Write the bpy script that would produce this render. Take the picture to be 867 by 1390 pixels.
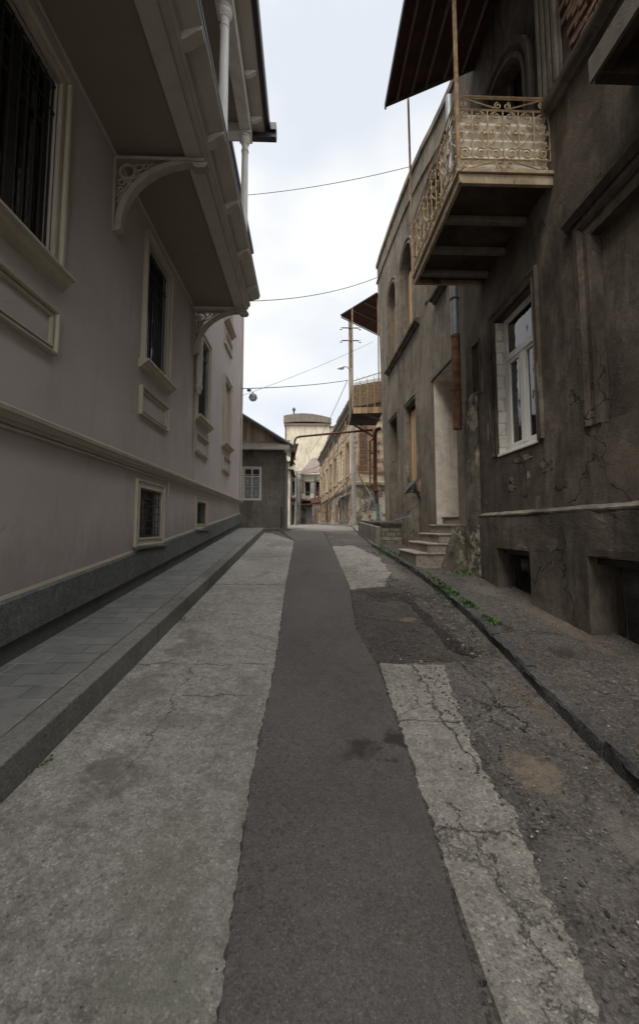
import bpy, bmesh, math, random
from mathutils import Vector, noise
from mathutils.geometry import tessellate_polygon
R = math.radians
random.seed(7)
for o in list(bpy.data.objects): bpy.data.objects.remove(o)
S = bpy.context.scene
COL = S.collection

# ---------------------------------------------------------------- camera
cd = bpy.data.cameras.new('camera'); cam = bpy.data.objects.new('camera', cd); COL.objects.link(cam)
cd.sensor_fit = 'HORIZONTAL'; cd.sensor_width = 36; cd.lens = 36 * 560 / 867
cd.shift_y = -24 / 867; cd.shift_x = 0
cam.location = (0, 0, 1.68)
cam.rotation_euler = (R(90) + math.atan(.0797), 0, -math.atan(17 / 560 * math.cos(math.atan(.0797))))
cd.clip_start = .05; cd.clip_end = 3000
S.camera = cam

# ---------------------------------------------------------------- sky
SUN_EL, SUN_ROT = R(58), R(-150)
w = bpy.data.worlds.new('World'); S.world = w; w.use_nodes = True
nt = w.node_tree; nt.nodes.clear()
def N(nt, t, **kw):
    n = nt.nodes.new(t)
    for k, v in kw.items(): setattr(n, k, v)
    return n
out = N(nt, 'ShaderNodeOutputWorld'); bg = N(nt, 'ShaderNodeBackground'); sky = N(nt, 'ShaderNodeTexSky')
sky.sky_type = 'NISHITA'; sky.sun_disc = False; sky.sun_elevation = SUN_EL; sky.sun_rotation = SUN_ROT
sky.air_density = 1; sky.dust_density = 3
tc = N(nt, 'ShaderNodeTexCoord')
n1 = N(nt, 'ShaderNodeTexNoise'); n1.inputs['Scale'].default_value = 2.3; n1.inputs['Detail'].default_value = 5; n1.inputs['Roughness'].default_value = .48
mp = N(nt, 'ShaderNodeMapping'); mp.inputs['Scale'].default_value = (1, 1, 1.5); mp.inputs['Location'].default_value = (.35, .1, .2)
cr = N(nt, 'ShaderNodeValToRGB')
cr.color_ramp.elements[0].position = .40; cr.color_ramp.elements[0].color = (4.35, 4.6, 4.95, 1)
cr.color_ramp.elements[1].position = .58; cr.color_ramp.elements[1].color = (5.55, 5.55, 5.5, 1)
mx = N(nt, 'ShaderNodeMixRGB'); mx.inputs[0].default_value = .9
L = nt.links.new
L(tc.outputs['Generated'], mp.inputs[0]); L(mp.outputs[0], n1.inputs['Vector']); L(n1.outputs['Fac'], cr.inputs[0])
sx = N(nt, 'ShaderNodeSeparateXYZ'); L(tc.outputs['Generated'], sx.inputs[0])
el = N(nt, 'ShaderNodeValToRGB')      # overcast sky: zenith about three times the horizon
for k_ in range(2): el.color_ramp.elements.new(.5)
for e_, (p_, v_) in zip(el.color_ramp.elements, ((0, 1.0), (.83, 1.0), (.90, 3.3), (1, 5.0))): e_.position = p_; e_.color = (v_, v_, v_, 1)
ml = N(nt, 'ShaderNodeMixRGB'); ml.blend_type = 'MULTIPLY'; ml.inputs[0].default_value = 1
bk = N(nt, 'ShaderNodeValToRGB')      # brighter cloud on the sun's side of the sky, behind the viewer
bk.color_ramp.elements[0].position = .0; bk.color_ramp.elements[0].color = (2.6, 2.5, 2.35, 1); bk.color_ramp.elements[1].position = .48; bk.color_ramp.elements[1].color = (1, 1, 1, 1)
hy = N(nt, 'ShaderNodeMath'); hy.operation = 'MULTIPLY_ADD'; hy.inputs[1].default_value = .5; hy.inputs[2].default_value = .5
L(sx.outputs[1], hy.inputs[0]); L(hy.outputs[0], bk.inputs[0])
mb_ = N(nt, 'ShaderNodeMixRGB'); mb_.blend_type = 'MULTIPLY'; mb_.inputs[0].default_value = 1; L(cr.outputs[0], mb_.inputs[1]); L(bk.outputs[0], mb_.inputs[2])
L(sx.outputs[2], el.inputs[0]); L(mb_.outputs[0], ml.inputs[1]); L(el.outputs[0], ml.inputs[2])
L(sky.outputs[0], mx.inputs[1]); L(ml.outputs[0], mx.inputs[2]); L(mx.outputs[0], bg.inputs[0])
bg.inputs[1].default_value = .1
L(bg.outputs[0], out.inputs[0])
# ---------------------------------------------------------------- sun behind the clouds
sl = bpy.data.lights.new('sun', 'SUN'); so = bpy.data.objects.new('sun', sl); COL.objects.link(so)
sl.energy = 1.1; sl.angle = R(25); sl.color = (1, .95, .88)
so.rotation_euler = (R(90) - SUN_EL, 0, math.pi - SUN_ROT)
S.view_settings.view_transform = 'Standard'; S.view_settings.look = 'None'
S.view_settings.exposure = 0.97; S.view_settings.gamma = 1
S.cycles.max_bounces = 6; S.cycles.diffuse_bounces = 4; S.cycles.glossy_bounces = 3; S.cycles.transparent_max_bounces = 8
try: S.cycles.use_denoising = True
except Exception: pass

# ---------------------------------------------------------------- materials
def ramp(nt, src, stops):
    r = N(nt, 'ShaderNodeValToRGB'); e = r.color_ramp.elements
    while len(e) < len(stops): e.new(.5)
    for i, (p, c) in enumerate(stops):
        e[i].position = p; e[i].color = (*c, 1) if len(c) == 3 else c
    nt.links.new(src, r.inputs[0]); return r.outputs[0]
def g3(v): return (v, v, v)
def noisetex(nt, vec, scale, detail=4, rough=.55, dist=0):
    n = N(nt, 'ShaderNodeTexNoise'); n.inputs['Scale'].default_value = scale; n.inputs['Detail'].default_value = detail
    n.inputs['Roughness'].default_value = rough; n.inputs['Distortion'].default_value = dist
    nt.links.new(vec, n.inputs['Vector']); return n.outputs['Fac']
def mapped(nt, sc=(1, 1, 1), loc=(0, 0, 0)):
    t = N(nt, 'ShaderNodeTexCoord'); m = N(nt, 'ShaderNodeMapping'); m.inputs['Scale'].default_value = sc; m.inputs['Location'].default_value = loc
    nt.links.new(t.outputs['Object'], m.inputs[0]); return m.outputs[0]
def mixc(nt, fac, a, b, mode='MIX'):
    m = N(nt, 'ShaderNodeMixRGB'); m.blend_type = mode
    for i, x in ((0, fac), (1, a), (2, b)):
        if isinstance(x, (int, float)): m.inputs[i].default_value = x if i == 0 else (x, x, x, 1)
        elif isinstance(x, tuple): m.inputs[i].default_value = (*x[:3], 1)
        else: nt.links.new(x, m.inputs[i])
    return m.outputs[0]
def math_(nt, op, a, b=0, clamp=False):
    m = N(nt, 'ShaderNodeMath'); m.operation = op; m.use_clamp = clamp
    for i, x in ((0, a), (1, b)):
        if isinstance(x, (int, float)): m.inputs[i].default_value = x
        else: nt.links.new(x, m.inputs[i])
    return m.outputs[0]
def base(name, rough=.85, spec=.3, metal=0):
    m = bpy.data.materials.new(name); m.use_nodes = True; nt = m.node_tree
    b = nt.nodes['Principled BSDF']; b.inputs['Roughness'].default_value = rough; b.inputs['Metallic'].default_value = metal
    b.inputs['Specular IOR Level'].default_value = spec
    return m, nt, b
def bump(nt, b, h, dist=.01, strength=1, prev=None):
    n = N(nt, 'ShaderNodeBump'); n.inputs['Distance'].default_value = dist; n.inputs['Strength'].default_value = strength
    nt.links.new(h, n.inputs['Height'])
    if prev is not None: nt.links.new(prev, n.inputs['Normal'])
    nt.links.new(n.outputs[0], b.inputs['Normal']); return n.outputs[0]

def plain(name, col, var=.15, scale=6, rough=.7, spec=.3, metal=0, bmp=.002, bscale=40, dirt=None, dirtamt=.5, streak=True):
    """painted or weathered surface: base colour, broad tone change, vertical dirt streaks, fine grain"""
    m, nt, b = base(name, rough, spec, metal)
    v = mapped(nt)
    f = noisetex(nt, v, scale, 6, .6)
    c = ramp(nt, f, [(.3, tuple(x * (1 - var) for x in col)), (.7, tuple(min(1, x * (1 + var)) for x in col))])
    if dirt:
        vs = mapped(nt, (5, 5, .8) if streak else (.9, .9, .5), (3, 1, 2))
        d = noisetex(nt, vs, 1, 6, .65)
        fd = ramp(nt, d, [(.45, g3(0)), (.72, g3(dirtamt))])
        c = mixc(nt, fd, c, dirt)
    nt.links.new(c, b.inputs['Base Color'])
    if bmp:
        bump(nt, b, noisetex(nt, v, bscale, 5, .65), bmp)
    return m

def plaster_old(name, c1, c2, c3, lost=(.3, .26, .2), lostamt=.62, seed=0, bmp=.02, crack=True, lime=None):
    """old bare plaster: mottled tones, runs of damp, lost patches, hair cracks and hollows"""
    m, nt, b = base(name, .93, .15)
    v = mapped(nt, loc=(seed, seed * 2, seed))
    big = noisetex(nt, v, .9, 7, .62, .3)
    c = ramp(nt, big, [(.3, c1), (.5, c2), (.72, c3)])
    mid = noisetex(nt, v, 5, 8, .7, .2)
    c = mixc(nt, .75, c, ramp(nt, mid, [(.28, g3(.62)), (.5, g3(1)), (.75, g3(1.3))]), 'MULTIPLY')
    st = noisetex(nt, mapped(nt, (1.9, 1.9, .45), (seed, 0, 1)), 1, 9, .68, .5)
    c = mixc(nt, ramp(nt, st, [(.48, g3(0)), (.66, g3(.75))]), c, tuple(x * .5 for x in c1))
    st2 = noisetex(nt, mapped(nt, (3.2, 3.2, 1.1), (seed + 4, 3, 1)), 1, 9, .72, .4)
    c = mixc(nt, ramp(nt, st2, [(.56, g3(0)), (.75, g3(.45))]), c, tuple(x * 1.5 for x in c3))
    lo = noisetex(nt, mapped(nt, (1, 1, 1), (seed + 11, 5, 3)), 1.7, 10, .66, .35)
    lof = ramp(nt, lo, [(lostamt, g3(0)), (lostamt + .02, g3(1))])
    c = mixc(nt, lof, c, mixc(nt, ramp(nt, mid, [(.4, g3(0)), (.6, g3(1))]), lost, tuple(x * .6 for x in lost)))
    h = math_(nt, 'ADD', math_(nt, 'MULTIPLY', mid, 1.0), math_(nt, 'MULTIPLY', noisetex(nt, v, 45, 6, .7), .45))
    h = math_(nt, 'ADD', h, math_(nt, 'MULTIPLY', lof, -.6))
    if crack:
        wv = N(nt, 'ShaderNodeVectorMath'); wv.operation = 'ADD'
        nn = N(nt, 'ShaderNodeTexNoise'); nn.inputs['Scale'].default_value = 2.2; nn.inputs['Detail'].default_value = 6
        nt.links.new(v, nn.inputs['Vector'])
        nt.links.new(v, wv.inputs[0]); nt.links.new(nn.outputs['Color'], wv.inputs[1])
        vo = N(nt, 'ShaderNodeTexVoronoi'); vo.feature = 'DISTANCE_TO_EDGE'; vo.inputs['Scale'].default_value = .75
        nt.links.new(wv.outputs[0], vo.inputs['Vector'])
        gate = ramp(nt, noisetex(nt, v, .8, 3), [(.5, g3(0)), (.58, g3(1))])
        ck = math_(nt, 'MULTIPLY', ramp(nt, vo.outputs['Distance'], [(.0, g3(1)), (.008, g3(0))]), gate)
        c = mixc(nt, math_(nt, 'MULTIPLY', ck, .8), c, tuple(x * .25 for x in c1))
        h = math_(nt, 'ADD', h, math_(nt, 'MULTIPLY', ck, -.7))
    nt.links.new(c, b.inputs['Base Color'])
    bump(nt, b, h, bmp)
    return m

def groundmat(name, dark, mid, light, stain=(.05, .045, .04), speck=.5, crack=.5, crscale=.6, bmp=.012, seed=0, agg=120, blot=None, blotamt=.62, lines=(), spots=(), mottle=.8, grime=.35):
    """worn paving: broad tone change, worn patches, aggregate grains, scattered light chips, cracks"""
    m, nt, b = base(name, .92, .2)
    v = mapped(nt, loc=(seed * 3.1, seed, 0))
    big = noisetex(nt, v, .7, 8, .6, .25)
    c = ramp(nt, big, [(.3, dark), (.5, mid), (.7, light)])
    md = noisetex(nt, v, 7, 8, .72)
    c = mixc(nt, mottle, c, ramp(nt, md, [(.3, g3(.68)), (.5, g3(1)), (.7, g3(1.22))]), 'MULTIPLY')
    # worn areas where coarse dark stones show
    vc = N(nt, 'ShaderNodeTexVoronoi'); vc.inputs['Scale'].default_value = agg * .38; nt.links.new(v, vc.inputs['Vector'])
    sc_ = N(nt, 'ShaderNodeSeparateColor'); nt.links.new(vc.outputs['Color'], sc_.inputs[0])
    wear = ramp(nt, noisetex(nt, v, 1.9, 6, .65), [(.42, g3(.15)), (.62, g3(1))])
    c = mixc(nt, math_(nt, 'MULTIPLY', wear, speck), c, ramp(nt, sc_.outputs[2], [(0, g3(.5)), (.10, g3(.62)), (.14, g3(.97)), (.93, g3(1.03)), (.97, g3(1.3))]), 'MULTIPLY')
    vo = N(nt, 'ShaderNodeTexVoronoi'); vo.inputs['Scale'].default_value = agg; nt.links.new(v, vo.inputs['Vector'])
    sep = N(nt, 'ShaderNodeSeparateColor'); nt.links.new(vo.outputs['Color'], sep.inputs[0])
    c = mixc(nt, speck, c, ramp(nt, sep.outputs[0], [(0, g3(.55)), (.5, g3(1)), (.9, g3(1.15)), (1, g3(1.9))]), 'MULTIPLY')
    c = mixc(nt, mottle, c, ramp(nt, noisetex(nt, v, 19, 6, .72, .3), [(.32, g3(.66)), (.5, g3(1)), (.68, g3(1.25))]), 'MULTIPLY')
    gm = noisetex(nt, v, 26, 5, .62, .2); gw = ramp(nt, noisetex(nt, v, 1.3, 5, .6), [(.38, g3(.25)), (.6, g3(1))])
    c = mixc(nt, math_(nt, 'MULTIPLY', math_(nt, 'MULTIPLY', ramp(nt, gm, [(.56, g3(0)), (.64, g3(1))]), gw), grime), c, tuple(x * .55 for x in dark))
    # small pits
    vp = N(nt, 'ShaderNodeTexVoronoi'); vp.inputs['Scale'].default_value = 26; nt.links.new(v, vp.inputs['Vector'])
    sp = N(nt, 'ShaderNodeSeparateColor'); nt.links.new(vp.outputs['Color'], sp.inputs[0])
    pit = math_(nt, 'MULTIPLY', ramp(nt, vp.outputs['Distance'], [(.1, g3(1)), (.22, g3(0))]), ramp(nt, sp.outputs[1], [(.60, g3(0)), (.66, g3(1))]))
    c = mixc(nt, math_(nt, 'MULTIPLY', pit, .6), c, tuple(x * .45 for x in dark))
    st = noisetex(nt, mapped(nt, (1.2, .6, 1), (seed + 9, 2, 0)), 1.1, 9, .68, .4)
    c = mixc(nt, ramp(nt, st, [(.55, g3(0)), (.68, g3(.6))]), c, stain)
    if blot:
        bl = noisetex(nt, mapped(nt, (1, 1, 1), (seed + 21, 7, 0)), 1.4, 6, .6, .3)
        c = mixc(nt, ramp(nt, bl, [(blotamt, g3(0)), (blotamt + .12, g3(.75))]), c, blot)
    nn = N(nt, 'ShaderNodeTexNoise'); nn.inputs['Scale'].default_value = 1.6; nn.inputs['Detail'].default_value = 8; nn.inputs['Roughness'].default_value = .65
    nt.links.new(v, nn.inputs['Vector'])
    wv = N(nt, 'ShaderNodeVectorMath'); wv.operation = 'ADD'; nt.links.new(v, wv.inputs[0]); nt.links.new(nn.outputs['Color'], wv.inputs[1])
    v2 = N(nt, 'ShaderNodeTexVoronoi'); v2.feature = 'DISTANCE_TO_EDGE'; v2.inputs['Scale'].default_value = crscale; nt.links.new(wv.outputs[0], v2.inputs['Vector'])
    gate = ramp(nt, noisetex(nt, v, .9, 3), [(.42, g3(0)), (.55, g3(1))])
    ck = math_(nt, 'MULTIPLY', ramp(nt, v2.outputs['Distance'], [(0, g3(1)), (.007, g3(0))]), gate)
    c = mixc(nt, math_(nt, 'MULTIPLY', ck, crack), c, tuple(x * .25 for x in dark))
    sxyz = N(nt, 'ShaderNodeSeparateXYZ'); nt.links.new(mapped(nt), sxyz.inputs[0])
    for ax, pos, lo, hi, wd, wv_ in lines:       # single long cracks: along x at y=pos (ax 'x') or along y at x=pos
        a_, o_ = (sxyz.outputs[1], sxyz.outputs[0]) if ax == 'x' else (sxyz.outputs[0], sxyz.outputs[1])
        nz_ = math_(nt, 'SUBTRACT', noisetex(nt, mapped(nt, (1, 1, 1), (pos * 3, 1, 0)), 3.2, 8, .68), .5)
        d_ = math_(nt, 'ABSOLUTE', math_(nt, 'SUBTRACT', math_(nt, 'ADD', a_, math_(nt, 'MULTIPLY', nz_, wv_)), pos))
        l_ = ramp(nt, math_(nt, 'DIVIDE', d_, wd), [(.35, g3(1)), (1, g3(0))])
        l_ = math_(nt, 'MULTIPLY', l_, math_(nt, 'MULTIPLY', math_(nt, 'GREATER_THAN', o_, lo), math_(nt, 'LESS_THAN', o_, hi)))
        l_ = math_(nt, 'MULTIPLY', l_, ramp(nt, noisetex(nt, v, 6, 3), [(.35, g3(.2)), (.5, g3(1))]))
        c = mixc(nt, math_(nt, 'MULTIPLY', l_, .85), c, tuple(x * .3 for x in dark)); ck = math_(nt, 'MAXIMUM', ck, l_)
    for px_, py_, rx_, ry_, colr, am_ in spots:  # dust and tar spots, dark pothole and trough marks, with frayed edges
        dx_ = math_(nt, 'DIVIDE', math_(nt, 'SUBTRACT', sxyz.outputs[0], px_), rx_); dy_ = math_(nt, 'DIVIDE', math_(nt, 'SUBTRACT', sxyz.outputs[1], py_), ry_)
        r2_ = math_(nt, 'ADD', math_(nt, 'MULTIPLY', dx_, dx_), math_(nt, 'MULTIPLY', dy_, dy_))
        r2_ = math_(nt, 'ADD', r2_, math_(nt, 'MULTIPLY', math_(nt, 'SUBTRACT', noisetex(nt, v, 7, 9, .78, .4), .5), 5.5))
        c = mixc(nt, ramp(nt, r2_, [(.1, g3(am_)), (.95, g3(0))]), c, colr)
    nt.links.new(c, b.inputs['Base Color'])
    h = math_(nt, 'ADD', math_(nt, 'MULTIPLY', md, .6), math_(nt, 'MULTIPLY', vo.outputs['Distance'], -.22))
    h = math_(nt, 'ADD', h, math_(nt, 'MULTIPLY', ck, -.8 * crack))
    h = math_(nt, 'ADD', h, math_(nt, 'MULTIPLY', pit, -.25))
    bump(nt, b, h, bmp)
    return m

def brickmat(name, c1, c2, mortar, bw=.24, bh=.08, bmp=.02, swap=False):
    m, nt, b = base(name, .92, .15)
    t = N(nt, 'ShaderNodeTexCoord'); s = N(nt, 'ShaderNodeSeparateXYZ'); nt.links.new(t.outputs['Object'], s.inputs[0])
    cb = N(nt, 'ShaderNodeCombineXYZ'); nt.links.new(math_(nt, 'ADD', s.outputs[0], s.outputs[1]), cb.inputs[0]); nt.links.new(s.outputs[2], cb.inputs[1])
    nz = N(nt, 'ShaderNodeTexNoise'); nz.inputs['Scale'].default_value = 6; nt.links.new(t.outputs['Object'], nz.inputs['Vector'])
    ad = N(nt, 'ShaderNodeVectorMath'); ad.operation = 'MULTIPLY_ADD'; ad.inputs[1].default_value = (.03, .03, .03)
    nt.links.new(nz.outputs['Color'], ad.inputs[0]); nt.links.new(cb.outputs[0], ad.inputs[2])
    br = N(nt, 'ShaderNodeTexBrick'); br.inputs['Scale'].default_value = 1; br.inputs['Brick Width'].default_value = bw; br.inputs['Row Height'].default_value = bh
    br.inputs['Mortar Size'].default_value = .012; br.inputs['Mortar Smooth'].default_value = .4; br.inputs['Bias'].default_value = 0
    br.inputs['Color1'].default_value = (*c1, 1); br.inputs['Color2'].default_value = (*c2, 1); br.inputs['Mortar'].default_value = (*mortar, 1)
    nt.links.new(ad.outputs[0], br.inputs['Vector'])
    md = noisetex(nt, mapped(nt), 9, 7, .7)
    c = mixc(nt, .8, br.outputs['Color'], ramp(nt, md, [(.25, g3(.55)), (.5, g3(1)), (.75, g3(1.35))]), 'MULTIPLY')
    nt.links.new(c, b.inputs['Base Color'])
    h = math_(nt, 'ADD', math_(nt, 'MULTIPLY', br.outputs['Fac'], -.7), math_(nt, 'MULTIPLY', md, .8))
    bump(nt, b, h, bmp); return m

def woodmat(name, c1, c2, plank=.14, axis='x', bmp=.01):
    m, nt, b = base(name, .85, .2)
    sc = (30, 30, 1.2)
    g = noisetex(nt, mapped(nt, sc), 1, 5, .6)
    c = ramp(nt, g, [(.3, c1), (.7, c2)])
    t = N(nt, 'ShaderNodeTexCoord'); s = N(nt, 'ShaderNodeSeparateXYZ'); nt.links.new(t.outputs['Object'], s.inputs[0])
    p = math_(nt, 'DIVIDE', math_(nt, 'ADD', s.outputs[0], s.outputs[1]), plank)
    wn = N(nt, 'ShaderNodeTexWhiteNoise'); wn.noise_dimensions = '1D'; nt.links.new(math_(nt, 'FLOOR', p), wn.inputs['W'])
    c = mixc(nt, .9, c, ramp(nt, wn.outputs['Value'], [(0, g3(.45)), (1, g3(1.25))]), 'MULTIPLY')
    fr = math_(nt, 'FRACT', p)
    gap = ramp(nt, fr, [(.0, g3(1)), (.07, g3(0))])
    c = mixc(nt, gap, c, (.01, .008, .006))
    nt.links.new(c, b.inputs['Base Color'])
    bump(nt, b, math_(nt, 'SUBTRACT', g, gap), bmp); return m

def rustmat(name, c1, c2, c3, rough=.8, scale=7):
    m, nt, b = base(name, rough, .3)
    v = mapped(nt)
    n = noisetex(nt, v, scale, 8, .7, .3)
    c = ramp(nt, n, [(.3, c1), (.5, c2), (.68, c3)])
    nt.links.new(c, b.inputs['Base Color']); bump(nt, b, noisetex(nt, v, 60, 6, .7), .003); return m

def glassmat(name, tint=(.9, .95, .95), refl=1.0, opq=.25, dirtc=(.12, .13, .13)):
    m = bpy.data.materials.new(name); m.use_nodes = True; nt = m.node_tree; nt.nodes.clear()
    o = N(nt, 'ShaderNodeOutputMaterial'); tr = N(nt, 'ShaderNodeBsdfTransparent'); gl = N(nt, 'ShaderNodeBsdfGlossy'); df = N(nt, 'ShaderNodeBsdfDiffuse')
    tr.inputs[0].default_value = (*tint, 1); gl.inputs['Roughness'].default_value = .03; df.inputs[0].default_value = (*dirtc, 1)
    fr = N(nt, 'ShaderNodeFresnel'); fr.inputs[0].default_value = 1.5
    v = mapped(nt); wob = N(nt, 'ShaderNodeBump'); wob.inputs['Distance'].default_value = .01
    nt.links.new(noisetex(nt, v, 2.5, 2), wob.inputs['Height']); nt.links.new(wob.outputs[0], gl.inputs['Normal'])
    a = N(nt, 'ShaderNodeMixShader'); a.inputs[0].default_value = opq; nt.links.new(tr.outputs[0], a.inputs[1]); nt.links.new(df.outputs[0], a.inputs[2])
    b = N(nt, 'ShaderNodeMixShader'); nt.links.new(math_(nt, 'MULTIPLY', fr.outputs[0], refl, True), b.inputs[0]); nt.links.new(a.outputs[0], b.inputs[1]); nt.links.new(gl.outputs[0], b.inputs[2])
    nt.links.new(b.outputs[0], o.inputs[0]); return m

M = {}
M['mauve'] = plain('mauve_plaster', (.345, .292, .278), .06, .9, .88, .2, bmp=.002, bscale=90, dirt=(.25, .215, .20), dirtamt=.5, streak=False)
def mauvewall():
    m, nt, b = base('aged_mauve_plaster', .88, .2); v = mapped(nt)
    f = noisetex(nt, v, .8, 7, .6, .3)
    c = ramp(nt, f, [(.3, (.432, .378, .362)), (.7, (.505, .446, .428))])
    pt = ramp(nt, noisetex(nt, mapped(nt, (.5, .5, .9), (4, 2, 1)), 1, 3, .4), [(.52, g3(0)), (.535, g3(.22))]); c = mixc(nt, pt, c, (.535, .475, .455))
    sm = noisetex(nt, mapped(nt, (2.2, 2.2, .5), (9, 2, 7)), 1, 9, .7, .4); c = mixc(nt, ramp(nt, sm, [(.52, g3(0)), (.72, g3(.45))]), c, (.32, .275, .258))
    s_ = N(nt, 'ShaderNodeSeparateXYZ'); nt.links.new(v, s_.inputs[0])
    hh = math_(nt, 'SUBTRACT', s_.outputs[2], math_(nt, 'MULTIPLY', s_.outputs[1], .093))      # splash dirt above the plinth
    hn = math_(nt, 'ADD', hh, math_(nt, 'MULTIPLY', math_(nt, 'SUBTRACT', noisetex(nt, mapped(nt, (2, 2, 1)), 1.5, 8, .7), .5), 1.3))
    c = mixc(nt, ramp(nt, math_(nt, 'MULTIPLY', hn, .5), [(.40, g3(.5)), (.66, g3(0))]), c, (.22, .195, .175))
    wv = N(nt, 'ShaderNodeVectorMath'); wv.operation = 'ADD'; nn = N(nt, 'ShaderNodeTexNoise'); nn.inputs['Scale'].default_value = 1.5; nn.inputs['Detail'].default_value = 7
    nt.links.new(v, nn.inputs['Vector']); nt.links.new(v, wv.inputs[0]); nt.links.new(nn.outputs['Color'], wv.inputs[1])
    vo = N(nt, 'ShaderNodeTexVoronoi'); vo.feature = 'DISTANCE_TO_EDGE'; vo.inputs['Scale'].default_value = .5; nt.links.new(wv.outputs[0], vo.inputs['Vector'])
    ck = math_(nt, 'MULTIPLY', ramp(nt, vo.outputs['Distance'], [(0, g3(1)), (.0035, g3(0))]), ramp(nt, noisetex(nt, v, .7, 3), [(.55, g3(0)), (.62, g3(1))]))
    c = mixc(nt, math_(nt, 'MULTIPLY', ck, .45), c, (.15, .13, .12))
    nt.links.new(c, b.inputs['Base Color'])
    h = math_(nt, 'ADD', noisetex(nt, v, 2.2, 4, .5), math_(nt, 'MULTIPLY', noisetex(nt, v, 80, 4, .6), .10)); bump(nt, b, math_(nt, 'SUBTRACT', h, math_(nt, 'MULTIPLY', ck, .2)), .012); return m
M['mauve'] = mauvewall()
M['beige'] = plain('beige_moulding', (.44, .395, .315), .06, 3, .6, .35, bmp=.0008, dirt=(.24, .21, .16), dirtamt=.35)
M['cream'] = plain('cream_paint', (.50, .47, .41), .05, 3, .5, .4, bmp=.0005, dirt=(.3, .28, .24), dirtamt=.3)
M['bracketbeige'] = plain('bracket_beige', (.36, .33, .27), .08, 4, .65, .3, bmp=.001, dirt=(.2, .18, .14), dirtamt=.5)
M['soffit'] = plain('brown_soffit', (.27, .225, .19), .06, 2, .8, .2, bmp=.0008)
M['white'] = plain('white_paint', (.66, .65, .62), .06, 4, .45, .4, bmp=.0006, dirt=(.36, .34, .3), dirtamt=.4)
M['granite'] = groundmat('grey_granite', (.115, .12, .115), (.145, .15, .145), (.18, .185, .18), stain=(.08, .085, .08), crack=0, bmp=.002, agg=160, speck=.7, seed=3)
M['plinthdark'] = plain('dark_plinth_paint', (.085, .092, .092), .25, 3, .8, .3, bmp=.003, dirt=(.13, .12, .105), dirtamt=.6, streak=False)
M['graphite'] = plain('dark_iron', (.02, .02, .022), .1, 8, .5, .4, bmp=0)
M['black'] = plain('dark_interior', (.012, .011, .010), .1, 2, .9, .1, bmp=0)
M['gutter'] = plain('dark_gutter', (.022, .024, .027), .1, 5, .4, .5, bmp=0)
M['redcurtain'] = plain('red_curtain', (.34, .075, .055), .25, 3, .9, .1, bmp=0)
M['greycurtain'] = plain('grey_curtain', (.62, .66, .62), .25, 3, .9, .1, bmp=0)
M['white_curtain'] = plain('pale_curtain', (.32, .36, .37), .2, 3, .9, .1, bmp=0)
M['glass'] = glassmat('window_glass', opq=.1)
M['oldglass'] = glassmat('dusty_window_glass', opq=.12, refl=1.6)
M['plaster1'] = plaster_old('dark_brown_plaster', (.054, .043, .034), (.096, .079, .062), (.175, .147, .117), lost=(.26, .22, .155), lostamt=.69, seed=1, bmp=.03)
M['plasterlow'] = plaster_old('damp_base_plaster', (.060, .050, .040), (.100, .084, .067), (.165, .140, .112), lost=(.21, .18, .13), lostamt=.68, seed=6, bmp=.035)
M['plasterjamb'] = plaster_old('flaking_corner_plaster', (.10, .085, .068), (.15, .13, .10), (.22, .19, .15), lost=(.38, .34, .26), lostamt=.55, seed=9, bmp=.05)
M['plaster2'] = plaster_old('grey_tan_plaster', (.130, .111, .086), (.175, .150, .118), (.245, .212, .168), lost=(.3, .25, .18), lostamt=.70, seed=14, bmp=.03)
M['plasterscar'] = plaster_old('scraped_plaster', (.11, .09, .06), (.16, .135, .09), (.21, .18, .125), lost=(.08, .07, .055), lostamt=.5, seed=31, bmp=.02, crack=False)
M['porch'] = plaster_old('cream_porch_plaster', (.56, .50, .42), (.62, .56, .48), (.67, .61, .53), lost=(.34, .29, .23), lostamt=.74, seed=4, bmp=.012, crack=False)
M['reveal'] = brickmat('whitewashed_brick', (.50, .48, .43), (.40, .38, .34), (.32, .30, .26), .25, .2, .01)
M['brick'] = brickmat('worn_red_brick', (.20, .105, .075), (.15, .09, .065), (.17, .145, .115), .24, .085, .05)
M['tanbrick'] = brickmat('tan_brick', (.36, .22, .13), (.30, .2, .13), (.36, .31, .23), .25, .085, .03)
M['ledge'] = plaster_old('worn_stone_ledge', (.15, .13, .105), (.20, .175, .145), (.28, .245, .2), lost=(.11, .095, .075), lostamt=.56, seed=2, bmp=.02, crack=False)
M['stone'] = groundmat('worn_step_stone', (.22, .19, .16), (.28, .245, .205), (.34, .3, .26), stain=(.12, .10, .08), crack=.3, bmp=.01, seed=5, agg=90)
M['rubble'] = brickmat('rubble_stone', (.28, .25, .19), (.18, .165, .14), (.11, .10, .085), .34, .13, .08)
M['rust'] = rustmat('rusty_iron', (.05, .025, .015), (.10, .045, .025), (.17, .085, .045))
M['rustpaint'] = rustmat('peeling_ochre_paint', (.13, .07, .035), (.30, .20, .11), (.40, .30, .18), scale=9)
M['ironcream'] = rustmat('cream_painted_iron', (.20, .13, .07), (.38, .285, .17), (.47, .375, .25), .6, 14)
M['sheetcream'] = plain('cream_sheet_metal', (.78, .72, .60), .10, 5, .6, .3, dirt=(.25, .18, .11), dirtamt=.55)
M['concretecream'] = plaster_old('stained_slab_edge', (.26, .20, .13), (.38, .30, .20), (.46, .37, .26), lost=(.15, .11, .07), lostamt=.6, seed=8, bmp=.01, crack=False)
M['underslab'] = plaster_old('dark_slab_underside', (.035, .026, .02), (.06, .045, .035), (.10, .075, .055), lost=(.22, .17, .1), lostamt=.66, seed=3, bmp=.02, crack=False)  # very dark brown tones for the balcony undersides
M['rustroof'] = rustmat('rusty_sheet_roof', (.035, .014, .011), (.065, .026, .02), (.10, .045, .034), scale=3)
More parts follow.
